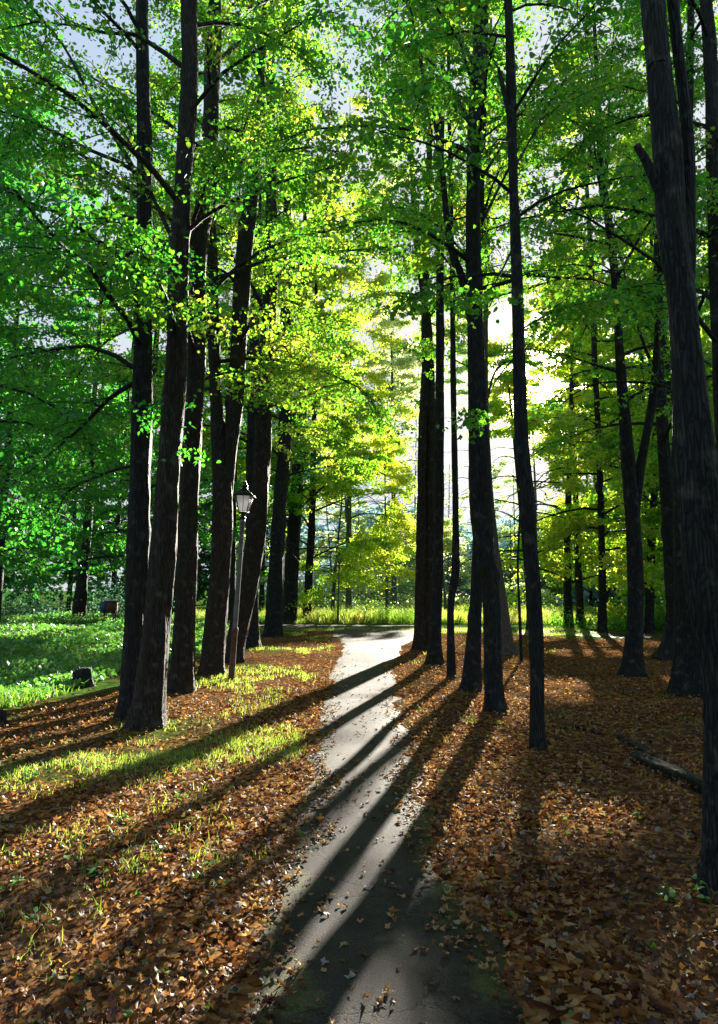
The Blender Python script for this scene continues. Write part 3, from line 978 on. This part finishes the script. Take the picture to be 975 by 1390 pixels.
xs, ys = axis(-7.5, 8.5, .12, (-500, 500)), axis(1.0, 31.0, .12, (-120, 900))
X, Yg = np.meshgrid(xs, ys, indexing='ij')
Z = ground_h(X, Yg)
i, j = np.meshgrid(np.arange(len(xs) - 1), np.arange(len(ys) - 1), indexing='ij')
w = len(ys)
q = np.stack([i * w + j, (i + 1) * w + j, (i + 1) * w + j + 1, i * w + j + 1], -1).reshape(-1, 4)
me = raw_mesh('ground', np.stack([X, Yg, Z], -1).reshape(-1, 3), q, 4, {'litter': litter_amount(X, Yg).ravel()}, True)
tag(link('ground', me, M['ground']), kind='structure')


def ribbon(name, mids, halves, lift, cross=9, rag=.05, mossw=.35, mossk=1.0):
    mids = np.asarray(mids)
    tg = np.gradient(mids, axis=0)
    tg /= np.linalg.norm(tg, axis=1)[:, None]
    nr = np.stack([tg[:, 1], -tg[:, 0]], 1)
    s = np.concatenate([[0], np.cumsum(np.linalg.norm(np.diff(mids, axis=0), axis=1))])
    hl = halves + rag * (vnoise(s * 2.3, s * 0 + 1., 1.) - .5) * 2 + rag * (vnoise(s * 7., s * 0 + 2., 1.) - .5)
    hr = halves + rag * (vnoise(s * 2.1, s * 0 + 5., 2.) - .5) * 2 + rag * (vnoise(s * 6., s * 0 + 7., 2.) - .5)
    u = np.linspace(-1, 1, cross)
    offs = np.where(u[None, :] < 0, u[None, :] * hl[:, None], u[None, :] * hr[:, None])
    P = mids[:, None, :] + offs[..., None] * nr[:, None, :]
    H = ground_h(P[..., 0], P[..., 1])
    zz = H + lift * (1 - np.abs(u[None, :]) ** 4 * 1.6)
    V = np.concatenate([P, zz[..., None]], -1)
    moss = (.12 + np.clip((np.abs(u)[None, :] - (1 - mossw)) / mossw, 0, 1)) * mossk + 0 * zz
    i, j = np.meshgrid(np.arange(len(mids) - 1), np.arange(cross - 1), indexing='ij')
    q = np.stack([i * cross + j, i * cross + j + 1, (i + 1) * cross + j + 1, (i + 1) * cross + j], -1).reshape(-1, 4)
    me = raw_mesh(name, V.reshape(-1, 3), q, 4, {'moss': moss.ravel()}, True)
    return tag(link(name, me, M['asphalt']), kind='structure')


yy = np.arange(.2, 31.2, .08)
ribbon('path', np.stack([path_mid(yy), yy], 1), path_half(yy), .018, 15, .085, .62, np.interp(yy, [0, 4, 7, 12, 20], [1.0, .9, .7, .5, .4])[:, None])
rd = spline([(-60, 37), (-30, 35.4), (-12, 34.2), (-3, 33.3), (1.5, 32.5), (5, 31), (8.5, 28), (12, 24.4), (18, 19.5), (30, 12), (50, 2)], 24)
ribbon('road', rd, np.full(len(rd), 2.0), .03, 11, .08, .2, .4)


# ------------------------------------------------------------------ fallen leaves
def maple(n_l=5):
    ang, rad = [], []
    for k in range(n_l):
        a = math.radians(-125 + 250 * k / (n_l - 1))
        L = (.62, .9, 1.1, .9, .62)[k]
        ang.append(a)
        rad.append(L)
        if k < n_l - 1:
            ang.append(a + math.radians(31))
            rad.append(.60)
    ang.append(math.pi)
    rad.append(.22)
    return np.array([(math.sin(a) * r, math.cos(a) * r) for a, r in zip(ang, rad)])


def on_path(x, y):
    return (np.abs(x - path_mid(y)) < path_half(y)) & (y < 30)


def fallen():
    rim = maple()
    k = len(rim)
    pts = []
    # ring by distance: (y0, y1, density)
    for y0, y1, dens in ((1.9, 4.5, 900), (4.5, 7, 640), (7, 10.5, 330), (10.5, 16, 130), (16, 28, 40)):
        hw = min(.56 * y1 + .4, 9)
        n = int((y1 - y0) * 2 * hw * dens)
        x = rng.uniform(-hw, hw, n)
        y = rng.uniform(y0, y1, n)
        lit = litter_amount(x, y)
        keep = rng.random(n) < np.clip(.06 + lit * (.45 + .8 * vnoise(x * 1.3, y * 1.3, 3.)), 0, 1)
        pp = on_path(x, y)
        ed = np.abs(np.abs(x - path_mid(y)) - path_half(y)) < .13 + .24 * vnoise(y * 2.2, x * 0 + np.sign(x - path_mid(y)) * 3., 31.)
        keep &= ~pp | (rng.random(n) < np.where(ed, .85, .10))
        keep &= np.abs(x) < .56 * y + .5
        pts.append(np.stack([x[keep], y[keep]], 1))
    P = np.vstack(pts)
    n = len(P)
    pon = on_path(P[:, 0], P[:, 1])
    z = ground_h(P[:, 0], P[:, 1]) + np.where(pon, .024, .008) + np.where(pon, .004, rng.random(n) * .045)
    C = np.column_stack([P, z])
    ang = rng.uniform(0, 2 * np.pi, n)
    tilt = np.where(pon, .12, .52)[:, None]
    nm = np.column_stack([rng.normal(size=(n, 2)) * tilt, np.ones(n)])
    nm /= np.linalg.norm(nm, axis=1)[:, None]
    ax = np.column_stack([np.cos(ang), np.sin(ang), np.zeros(n)])
    sd = np.cross(ax, nm)
    sd /= np.linalg.norm(sd, axis=1)[:, None]
    ax = np.cross(nm, sd)
    size = rng.uniform(.013, .033, n)  * np.where(rng.random(n) < .06, 1.35, 1)
    curl = rng.normal(.18, .42, n)
    curl2 = rng.normal(0, .25, n)
    T = np.vstack([[0, 0], rim])
    wv = .16 * rng.normal(size=(n, k + 1))
    narrow = rng.uniform(.55, 1.0, n)
    ragg = np.clip(1 + .22 * rng.normal(size=(n, k + 1)), .45, 1.5)[..., None]
    lz = curl[:, None] * (T[:, 0] ** 2)[None, :] + curl2[:, None] * (T[:, 1] ** 2)[None, :] + wv
    V = C[:, None, :] + size[:, None, None] * (ragg * (narrow[:, None, None] * T[None, :, 0, None] * sd[:, None, :] + T[None, :, 1, None] * ax[:, None, :]) + lz[..., None] * nm[:, None, :])
    zmin = ground_h(V[..., 0], V[..., 1]) + .003
    V[..., 2] = np.maximum(V[..., 2], zmin)
    tri = np.array([(0, a, a + 1) for a in range(1, k)] + [(0, k, 1)])
    Fc = ((np.arange(n) * (k + 1))[:, None, None] + tri[None]).reshape(-1, 3)
    t = np.clip(rng.beta(1.35, 1.5, n) * .93 + .15 * (vnoise(P[:, 0] * .8, P[:, 1] * .8, 9.) - .5), 0, .94)
    t = np.where(rng.random(n) < .03, .97, t)
    t = np.where(rng.random(n) < .015, 1., t)
    me = raw_mesh('fallen_leaves', V.reshape(-1, 3), Fc, 3, {'tint': np.repeat(t, k + 1)})
    tag(link('fallen_leaves', me, M['litter']), 'brown and orange fallen leaves strewn over the ground beside the path', 'leaves', kind='stuff')
    return n


n_fallen = fallen()


# ------------------------------------------------------------------ grass and meadow herbs
def blades(name, P, hgt, wid, tint, mat, lean=.5):
    n = len(P)
    z = ground_h(P[:, 0], P[:, 1])
    a = rng.uniform(0, 2 * np.pi, n)
    sx, sy = np.cos(a) * wid * .5, np.sin(a) * wid * .5
    l = rng.normal(0, lean, (n, 2)) * hgt[:, None]
    B = np.column_stack([P, z - .005])
    S = np.column_stack([sx, sy, np.zeros(n)])
    M1 = B + np.column_stack([l * .35, hgt * .6])
    Tp = B + np.column_stack([l, hgt])
    V = np.stack([B - S, B + S, M1 + S * .7, M1 - S * .7, Tp], 1)
    base = (np.arange(n) * 5)[:, None]
    Fc = np.concatenate([base + np.array([[0, 1, 2]]), base + np.array([[0, 2, 3]]), base + np.array([[3, 2, 4]])], 0)
    me = raw_mesh(name, V.reshape(-1, 3), Fc, 3, {'tint': np.repeat(tint, 5)})
    return link(name, me, mat)


def tufts(n, xr, yr, per, rad, test):
    x, y = rng.uniform(*xr, n), rng.uniform(*yr, n)
    k = test(x, y)
    x, y = x[k], y[k]
    r = np.repeat(np.column_stack([x, y]), per, 0)
    return r + rng.normal(0, rad, r.shape)


Pa = tufts(3200, (-5.2, -.6), (3.5, 9.5), 16, .06, lambda x, y: (rng.random(len(x)) < np.exp(-((y - (6.4 + .55 * (x + 3.2))) / .75) ** 2) * 1.0 * (vnoise(x * 1.6, y * 1.6, 4.) > .38)) & ~on_path(x, y))
Pb = tufts(1500, (-3.2, -.8), (7, 26), 10, .05, lambda x, y: (vnoise(x * 1.4, y * .8, 2.) > .72))
Pc = tufts(420, (.8, 6), (3, 22), 10, .05, lambda x, y: (vnoise(x * 1.2, y * .9, 12.) > .76))
Pd = tufts(2600, (-6, 9), (26, 31), 8, .08, lambda x, y: litter_amount(x, y) < .6)
Pe = tufts(380, (-4.5, -.5), (2.6, 6), 12, .04, lambda x, y: (vnoise(x * 1.5, y * 1.5, 22.) > .66) & ~on_path(x, y))
Pg = np.vstack([Pa, Pb, Pc, Pd, Pe])
Pg = Pg[~on_path(Pg[:, 0], Pg[:, 1])]
ng = len(Pg)
o = blades('grass', Pg, rng.uniform(.025, .085, ng) * np.where(Pg[:, 1] > 26, 1.6, 1), rng.uniform(.004, .008, ng) * np.where(Pg[:, 1] > 12, 2, 1), np.clip(rng.normal(.62, .2, ng), 0, 1), M['grass'])
tag(o, 'short yellow green grass in tufts between the fallen leaves', 'grass', kind='stuff')

# tall grass lit beyond the road
x, y = rng.uniform(-9, 18, 60000), 36 + 25 * rng.random(60000) ** 1.3
o = blades('tall_grass', np.column_stack([x, y]), rng.uniform(.12, .75, 60000) * (.25 + 1.1 * vnoise(x * .6, y * .5, 3.)), rng.uniform(.015, .05, 60000), np.clip(.25 + .75 * vnoise(x * .8, y * .6, 8.) + rng.normal(0, .2, 60000), 0, 1), M['grass'], .5)
tag(o, 'tall pale sunlit grass beyond the road', 'grass', kind='stuff')


def meadow():
    n = 150000
    d = 9 + 34 * rng.random(n) ** 1.5
    xr = rng.uniform(-.62, -.08, n)
    x, y = d * xr, d
    left = np.interp(y, [0, 6, 9, 12.5, 16, 34], [-9, -7.5, -5.0, -4.5, -4.1, -4.0])
    k = (x < left - .1 + .5 * (vnoise(x * 1.2, y * 1.2, 2.) - .5)) & ((y < 30.5) | (y > 36))
    x, y = x[k], y[k]
    hh = .08 + .42 * vnoise(x * .7, y * .7, 7.) * np.clip((left[k] - x) / 2.0, .15, 1)
    z = ground_h(x, y) + hh * rng.random(len(x)) ** .7
    C = np.column_stack([x, y, z])
    n = len(C)
    t = np.clip(.45 + .5 * (vnoise(x * .5, y * .5, 5.) - .5) + .15 * rng.normal(size=n), 0, 1)
    o = leaves('meadow_herbs', C, rng.uniform(.05, .11, n) * (.8 + y / 40), t, M['herb'], None, (0, 0, 0), 4, -.1, .6)
    tag(o, 'knee high green meadow herbs in shade behind the tree row', 'ground cover', kind='stuff')


meadow()
n = 60000
y = 10 + 32 * rng.random(n) ** 1.4
x = y * rng.uniform(-.62, -.1, n)
k = (x < -4.6 + .6 * (vnoise(x * 1.2, y * 1.2, 2.) - .5)) & ((y < 30.5) | (y > 36))
x, y = x[k], y[k]
o = blades('meadow_grass', np.column_stack([x, y]), rng.uniform(.06, .28, len(x)) * (.4 + vnoise(x * .6, y * .6, 3.)), rng.uniform(.008, .018, len(x)) * (.7 + y / 30), np.clip(rng.normal(.32, .2, len(x)), 0, 1), M['grass'], .6)
tag(o, 'soft green grass blades among the meadow herbs', 'grass', kind='stuff')


# low weeds with broad leaves in the litter
def weed(x, y, k, label, group):
    z = gh(x, y)
    root = tag(empty('weed', (x, y, z)), label, 'plant', group)
    T = Tubes()
    C = []
    for _ in range(k):
        a = random.uniform(0, 6.28)
        tp = limb_curve((x, y, z - .01), a, random.uniform(.5, 1.3), random.uniform(.03, .09), .5, 4, .1)
        T.add(tp, np.full(4, .002), 4, cap=False)
        C.append(tp[-1])
    T.build('stalk', M['grass'], root, (x, y, z))
    for n_ in T.V:
        pass
    leaves('foliage', np.array(C), rng.uniform(.022, .045, k), np.clip(rng.normal(.55, .15, k), 0, .85), M['herb'], root, (x, y, z), 6, -.1, .75)


for px, py in [(95, 1175), (130, 1190), (215, 1160), (60, 1255), (290, 1045), (275, 1180), (165, 1120), (15, 1210), (245, 1085), (40, 1060), (905, 1225), (950, 1215), (965, 1228), (870, 1115), (300, 1200)]:
    r = ray(px, py)
    t = CAMZ / -r[2]
    weed(r[0] * t, r[1] * t, random.randint(7, 13), 'small green broad leaved weed sprouting through fallen leaves', 'green weeds in the leaf litter')


# ------------------------------------------------------------------ lamp posts
def boxes_mesh(name, parts, mat, parent):
    V, Q, n = [], [], 0
    for v in parts:
        v = np.asarray(v, float)
        V.append(v)
        Q.append(np.array([(0, 3, 2, 1), (4, 5, 6, 7), (0, 1, 5, 4), (1, 2, 6, 5), (2, 3, 7, 6), (3, 0, 4, 7)]) + n)
        n += 8
    return link(name, raw_mesh(name, np.vstack(V), np.vstack(Q), 4), mat, parent)


def frust(r0, z0, r1, z1):
    return [(-r0, -r0, z0), (r0, -r0, z0), (r0, r0, z0), (-r0, r0, z0), (-r1, -r1, z1), (r1, -r1, z1), (r1, r1, z1), (-r1, r1, z1)]


def lathe(name, prof, mat, parent, n=20):
    th = np.linspace(0, 2 * np.pi, n, endpoint=False)
    V = np.concatenate([np.column_stack([r * np.cos(th), r * np.sin(th), np.full(n, z)]) for r, z in prof])
    i, j = np.meshgrid(np.arange(len(prof) - 1), np.arange(n), indexing='ij')
    q = np.stack([i * n + j, i * n + (j + 1) % n, (i + 1) * n + (j + 1) % n, (i + 1) * n + j], -1).reshape(-1, 4)
    return link(name, raw_mesh(name, V, q, 4, smooth=True), mat, parent)


def lamp(x, y, lean_x, lean_y, label, rot=.3):
    z = gh(x, y)
    root = tag(empty('lamp_post', (x, y, z)), label, 'lamp post', 'lamp posts along the path')
    root.rotation_euler = (lean_y, lean_x, rot)
    root.scale = (.95, .95, .955)
    b = lathe('base_sleeve', [(.0, -.1), (.062, -.1), (.060, .15), (.056, .5), (.058, .86), (.064, .88), (.064, .95), (.05, .96), (.0, .965)], M['rust'], root)
    p = lathe('post', [(.047, .955), (.047, 1.6), (.045, 2.4), (.043, 2.93), (.05, 2.94), (.05, 2.99), (.0, 3.0)], M['post_grey'], root)
    lathe('lantern_base', [(.0, 2.98), (.034, 2.98), (.06, 3.01), (.06, 3.03), (.036, 3.05), (.045, 3.09), (.105, 3.12), (.105, 3.135), (.0, 3.137)], M['iron'], root)
    z0, z1, r0, r1 = 3.14, 3.44, .078, .142
    fr = []
    t = .009
    for sx in (-1, 1):
        for sy in (-1, 1):
            fr.append([(sx * r0 + a * t, sy * r0 + c * t, z0) for a, c in ((-1, -1), (1, -1), (1, 1), (-1, 1))] + [(sx * r1 + a * t, sy * r1 + c * t, z1) for a, c in ((-1, -1), (1, -1), (1, 1), (-1, 1))])
    for s in (-1, 1):                                # glazing bar up the middle of each side
        fr.append([(-.005, s * r0 - .006, z0), (.005, s * r0 - .006, z0), (.005, s * r0 + .006, z0), (-.005, s * r0 + .006, z0), (-.005, s * r1 - .006, z1), (.005, s * r1 - .006, z1), (.005, s * r1 + .006, z1), (-.005, s * r1 + .006, z1)])
        fr.append([(s * r0 - .006, -.005, z0), (s * r0 + .006, -.005, z0), (s * r0 + .006, .005, z0), (s * r0 - .006, .005, z0), (s * r1 - .006, -.005, z1), (s * r1 + .006, -.005, z1), (s * r1 + .006, .005, z1), (s * r1 - .006, .005, z1)])
    boxes_mesh('lantern_frame', fr, M['iron'], root)
    for k in range(4):
        c, s = math.cos(k * math.pi / 2), math.sin(k * math.pi / 2)
        a0, a1 = r0 - .008, r1 - .008
        v = [(-a0, r0 - .003, z0), (a0, r0 - .003, z0), (a1, r1 - .003, z1), (-a1, r1 - .003, z1)]
        V = np.array([(x_ * c - y_ * s, x_ * s + y_ * c, z_) for x_, y_, z_ in v])
        link('pane', raw_mesh('pane', V, np.array([(0, 1, 2, 3)]), 4), M['pane'], root)
    rf = boxes_mesh('lantern_roof', [frust(.195, 3.442, .195, 3.458), frust(.185, 3.459, .06, 3.57), frust(.05, 3.571, .045, 3.62)], M['iron'], root)
    lathe('finial', [(.0, 3.62), (.065, 3.622), (.052, 3.655), (.018, 3.69), (.023, 3.71), (.0, 3.745)], M['iron'], root, 14)
    return root


P0, _ = at(314, 921, 13.05)
P1, t1 = at(332, 672, 13.05)
lamp(P0[0], 13.05, math.atan2(P1[0] - P0[0], P1[2] - P0[2]), 0, 'leaning grey lamp post with black lantern and white panes, beside the row of trunks', .0)
P0, _ = at(457, 850, 33.9)
lamp(P0[0], 35.6, .025, 0, 'distant dark lamp post with black lantern beyond the road junction', .5)


# ------------------------------------------------------------------ stump, logs, box
def ground_at(px, py):
    r = ray(px, py)
    t = CAMZ / -r[2]
    for _ in range(4):
        t = (CAMZ - gh(r[0] * t, r[1] * t)) / -r[2]
    return np.array([r[0] * t, r[1] * t, CAMZ + r[2] * t])


g = ground_at(113, 931)
root = tag(empty('tree_stump', g), 'dark jagged tree stump standing at the edge of the meadow herbs', 'stump')
T = Tubes()
T.add([g + (0, 0, -.05), g + (.0, 0, .06), g + (-.01, 0, .16), g + (-.02, 0, .25), g + (-.025, 0, .27)], [.17, .15, .145, .15, .12], 22, .16, (.08, .5, 5), seed=2.)
T.build('stump_body', M['bark'], root, g)
T = Tubes()
for a, hh in ((.3, .12), (1.6, .07), (2.7, .10), (3.9, .05), (5.2, .08)):
    c = g + np.array([.11 * math.cos(a) - .02, .11 * math.sin(a), .2])
    T.add([c, c + (0, 0, .05 + hh * .25), c + (.01, 0, .06 + hh * .5)], [.04, .028, .006], 6, .1)
T.build('splintered_rim', M['bark'], root, g)
g2 = ground_at(2, 985)
root = tag(empty('tree_stump', g2), 'low dark stump cut off by the picture border beside the grassy strip', 'stump')
T = Tubes()
T.add([g2 + (-.1, 0, -.05), g2 + (-.1, 0, .05), g2 + (-.1, 0, .15), g2 + (-.1, 0, .17)], [.16, .14, .13, .09], 18, .15, (.08, .5, 5), seed=5.)
T.build('stump_body', M['bark'], root, g2)


def log(name, pxs, lift, rads, label, cut=True, mat='bark_log'):
    pts = []
    for (px, py), l in zip(pxs, lift):
        q = ground_at(px, py)
        q[2] += l - .012
        pts.append(q)
    pts = np.array(pts)
    S = spline(np.hstack([pts, np.array(rads)[:, None]]), 7)
    o = tuple(pts[0])
    root = tag(empty(name, o), label, 'log' if 'log' in name else 'branch')
    T = Tubes()
    T.add(S[:, :3], S[:, 3], 20, .2, seed=4.)
    T.build('log_body' if 'log' in name else 'branch_body', M[mat], root, o)
    if cut:
        d = S[0, :3] - S[1, :3]
        d /= np.linalg.norm(d)
        E = Tubes()
        E.add([S[0, :3] - d * .01, S[0, :3] + d * .012], [S[0, 3] * .96, S[0, 3] * .93], 14, .05, seed=4.)
        E.build('cut_end', M['wood_cut'], root, o)
    return root


log('fallen_log', [(862, 1032), (890, 1045), (930, 1062), (975, 1085)], [.04, .045, .045, .04], [.060, .068, .075, .075], 'thick dark fallen log lying in the leaves before the thickest trunk')
log('fallen_log', [(842, 1002), (858, 1012), (880, 1024), (905, 1034)], [.03, .03, .025, .01], [.036, .042, .036, .02], 'shorter thin log lying behind the thick fallen log')
log('fallen_branch', [(762, 990), (780, 989), (800, 993), (822, 998)], [.02, .03, .03, .015], [.012, .018, .016, .008], 'thin dark fallen branch on the leaves between the crooked trunk and the logs', False)

g = at(150, 830, 36)[0]
gz = gh(g[0], 36)
root = tag(empty('box', (g[0], 36, gz)), 'small brown box with a blue side and white lid, far across the meadow', 'box')
hx = .28
boxes_mesh('box_body', [[(a * hx, b * .25, .55) for a, b in ((-1, -1), (1, -1), (1, 1), (-1, 1))] + [(a * hx, b * .25, 1.15) for a, b in ((-1, -1), (1, -1), (1, 1), (-1, 1))]], M['box_brown'], root)
boxes_mesh('side_panel', [[(-.29 - .02 + a * .12, -.27 + b * .01, .6) for a, b in ((-1, -1), (1, -1), (1, 1), (-1, 1))] + [(-.31 + a * .12, -.27 + b * .01, 1.1) for a, b in ((-1, -1), (1, -1), (1, 1), (-1, 1))]], M['box_blue'], root)
boxes_mesh('lid', [[(a * .36, b * .3, 1.153) for a, b in ((-1, -1), (1, -1), (1, 1), (-1, 1))] + [(a * .34, b * .28, 1.2) for a, b in ((-1, -1), (1, -1), (1, 1), (-1, 1))]], M['white_paint'], root)
for sx in (-1, 1):
    for sy in (-1, 1):
        boxes_mesh('leg', [[(sx * .22 + a * .03, sy * .19 + b * .03, -.05) for a, b in ((-1, -1), (1, -1), (1, 1), (-1, 1))] + [(sx * .22 + a * .03, sy * .19 + b * .03, .548) for a, b in ((-1, -1), (1, -1), (1, 1), (-1, 1))]], M['box_brown'], root)

# ------------------------------------------------------------------ sky, sun, camera
wd = bpy.data.worlds.new('World')
scn.world = wd
wd.use_nodes = True
nt = wd.node_tree
nt.nodes.clear()
out = nt.nodes.new('ShaderNodeOutputWorld')
sky = nt.nodes.new('ShaderNodeTexSky')
sky.sky_type = 'NISHITA'
sky.sun_disc = False
sky.sun_elevation = SUN_EL
sky.sun_rotation = SUN_AZ
sky.air_density = 1.2
sky.dust_density = 1.0
sky.ozone_density = 4.0
bg = nt.nodes.new('ShaderNodeBackground')
bg.inputs['Strength'].default_value = .13
cap = nt.nodes.new('ShaderNodeMix')
cap.data_type = 'RGBA'
cap.blend_type = 'DARKEN'
cap.inputs[0].default_value = 1
nt.links.new(sky.outputs[0], cap.inputs[6])
cap.inputs[7].default_value = (2.6, 2.7, 3.0, 1)
nt.links.new(cap.outputs[2], bg.inputs['Color'])
# the bright aureole of the low sun
tc = nt.nodes.new('ShaderNodeTexCoord')
dt = nt.nodes.new('ShaderNodeVectorMath')
dt.operation = 'DOT_PRODUCT'
nt.links.new(tc.outputs['Generated'], dt.inputs[0])
dt.inputs[1].default_value = tuple(SUN)
dcl = math_n(nt, 'MAXIMUM', dt.outputs['Value'], 0.0)
g1 = math_n(nt, 'MULTIPLY', math_n(nt, 'POWER', dcl, 900.), 60.)
g2_ = math_n(nt, 'MULTIPLY', math_n(nt, 'POWER', dcl, 130.), 1.0)
g3 = math_n(nt, 'MULTIPLY', math_n(nt, 'POWER', dcl, 12.), .2)
gs = math_n(nt, 'ADD', math_n(nt, 'ADD', g1, g2_), g3)
veil = nt.nodes.new('ShaderNodeBackground')          # thin bright high cloud
veil.inputs['Color'].default_value = (.80, .86, 1.0, 1)
veil.inputs['Strength'].default_value = .50
b2 = nt.nodes.new('ShaderNodeBackground')
b2.inputs['Color'].default_value = (1, .84, .55, 1)
nt.links.new(gs, b2.inputs['Strength'])
ad = nt.nodes.new('ShaderNodeAddShader')
nt.links.new(bg.outputs[0], ad.inputs[0])
nt.links.new(b2.outputs[0], ad.inputs[1])
ad2 = nt.nodes.new('ShaderNodeAddShader')
nt.links.new(ad.outputs[0], ad2.inputs[0])
nt.links.new(veil.outputs[0], ad2.inputs[1])
nt.links.new(ad2.outputs[0], out.inputs[0])

L = bpy.data.lights.new('sun', 'SUN')
L.energy = 30.0
L.angle = math.radians(.55)
L.color = (1, .91, .77)
lo = bpy.data.objects.new('sun', L)
col.objects.link(lo)
lo.location = (20, 60, 30)
lo.rotation_euler = Vector(tuple(SUN)).to_track_quat('Z', 'Y').to_euler()

cam = bpy.data.cameras.new('camera')
co = bpy.data.objects.new('camera', cam)
col.objects.link(co)
co.location = (0, 0, CAMZ)
co.rotation_euler = (math.pi / 2 + PITCH, 0, 0)
cam.sensor_fit = 'HORIZONTAL'
cam.sensor_width = 36
cam.lens = 36 * F / 975
cam.shift_y = -45 / 975
cam.clip_end = 3000
cam.clip_start = .05
scn.camera = co

scn.view_settings.view_transform = 'Standard'
scn.view_settings.look = 'None'
scn.view_settings.exposure = 0
scn.view_settings.gamma = 1
cy = scn.cycles
cy.max_bounces = 6
cy.diffuse_bounces = 4
cy.glossy_bounces = 2
cy.transmission_bounces = 4
cy.sample_clamp_indirect = 6
cy.use_denoising = True
open('/tmp/cnt.txt','w').write(str(sum(len(o.data.polygons) for o in scn.objects if o.name.startswith('crown')))) if False else None
print('fallen', n_fallen, 'crown', sum(len(o.data.polygons) for o in scn.objects if o.name.startswith('crown')), 'faces', sum(len(o.data.polygons) for o in scn.objects if o.type == 'MESH'))
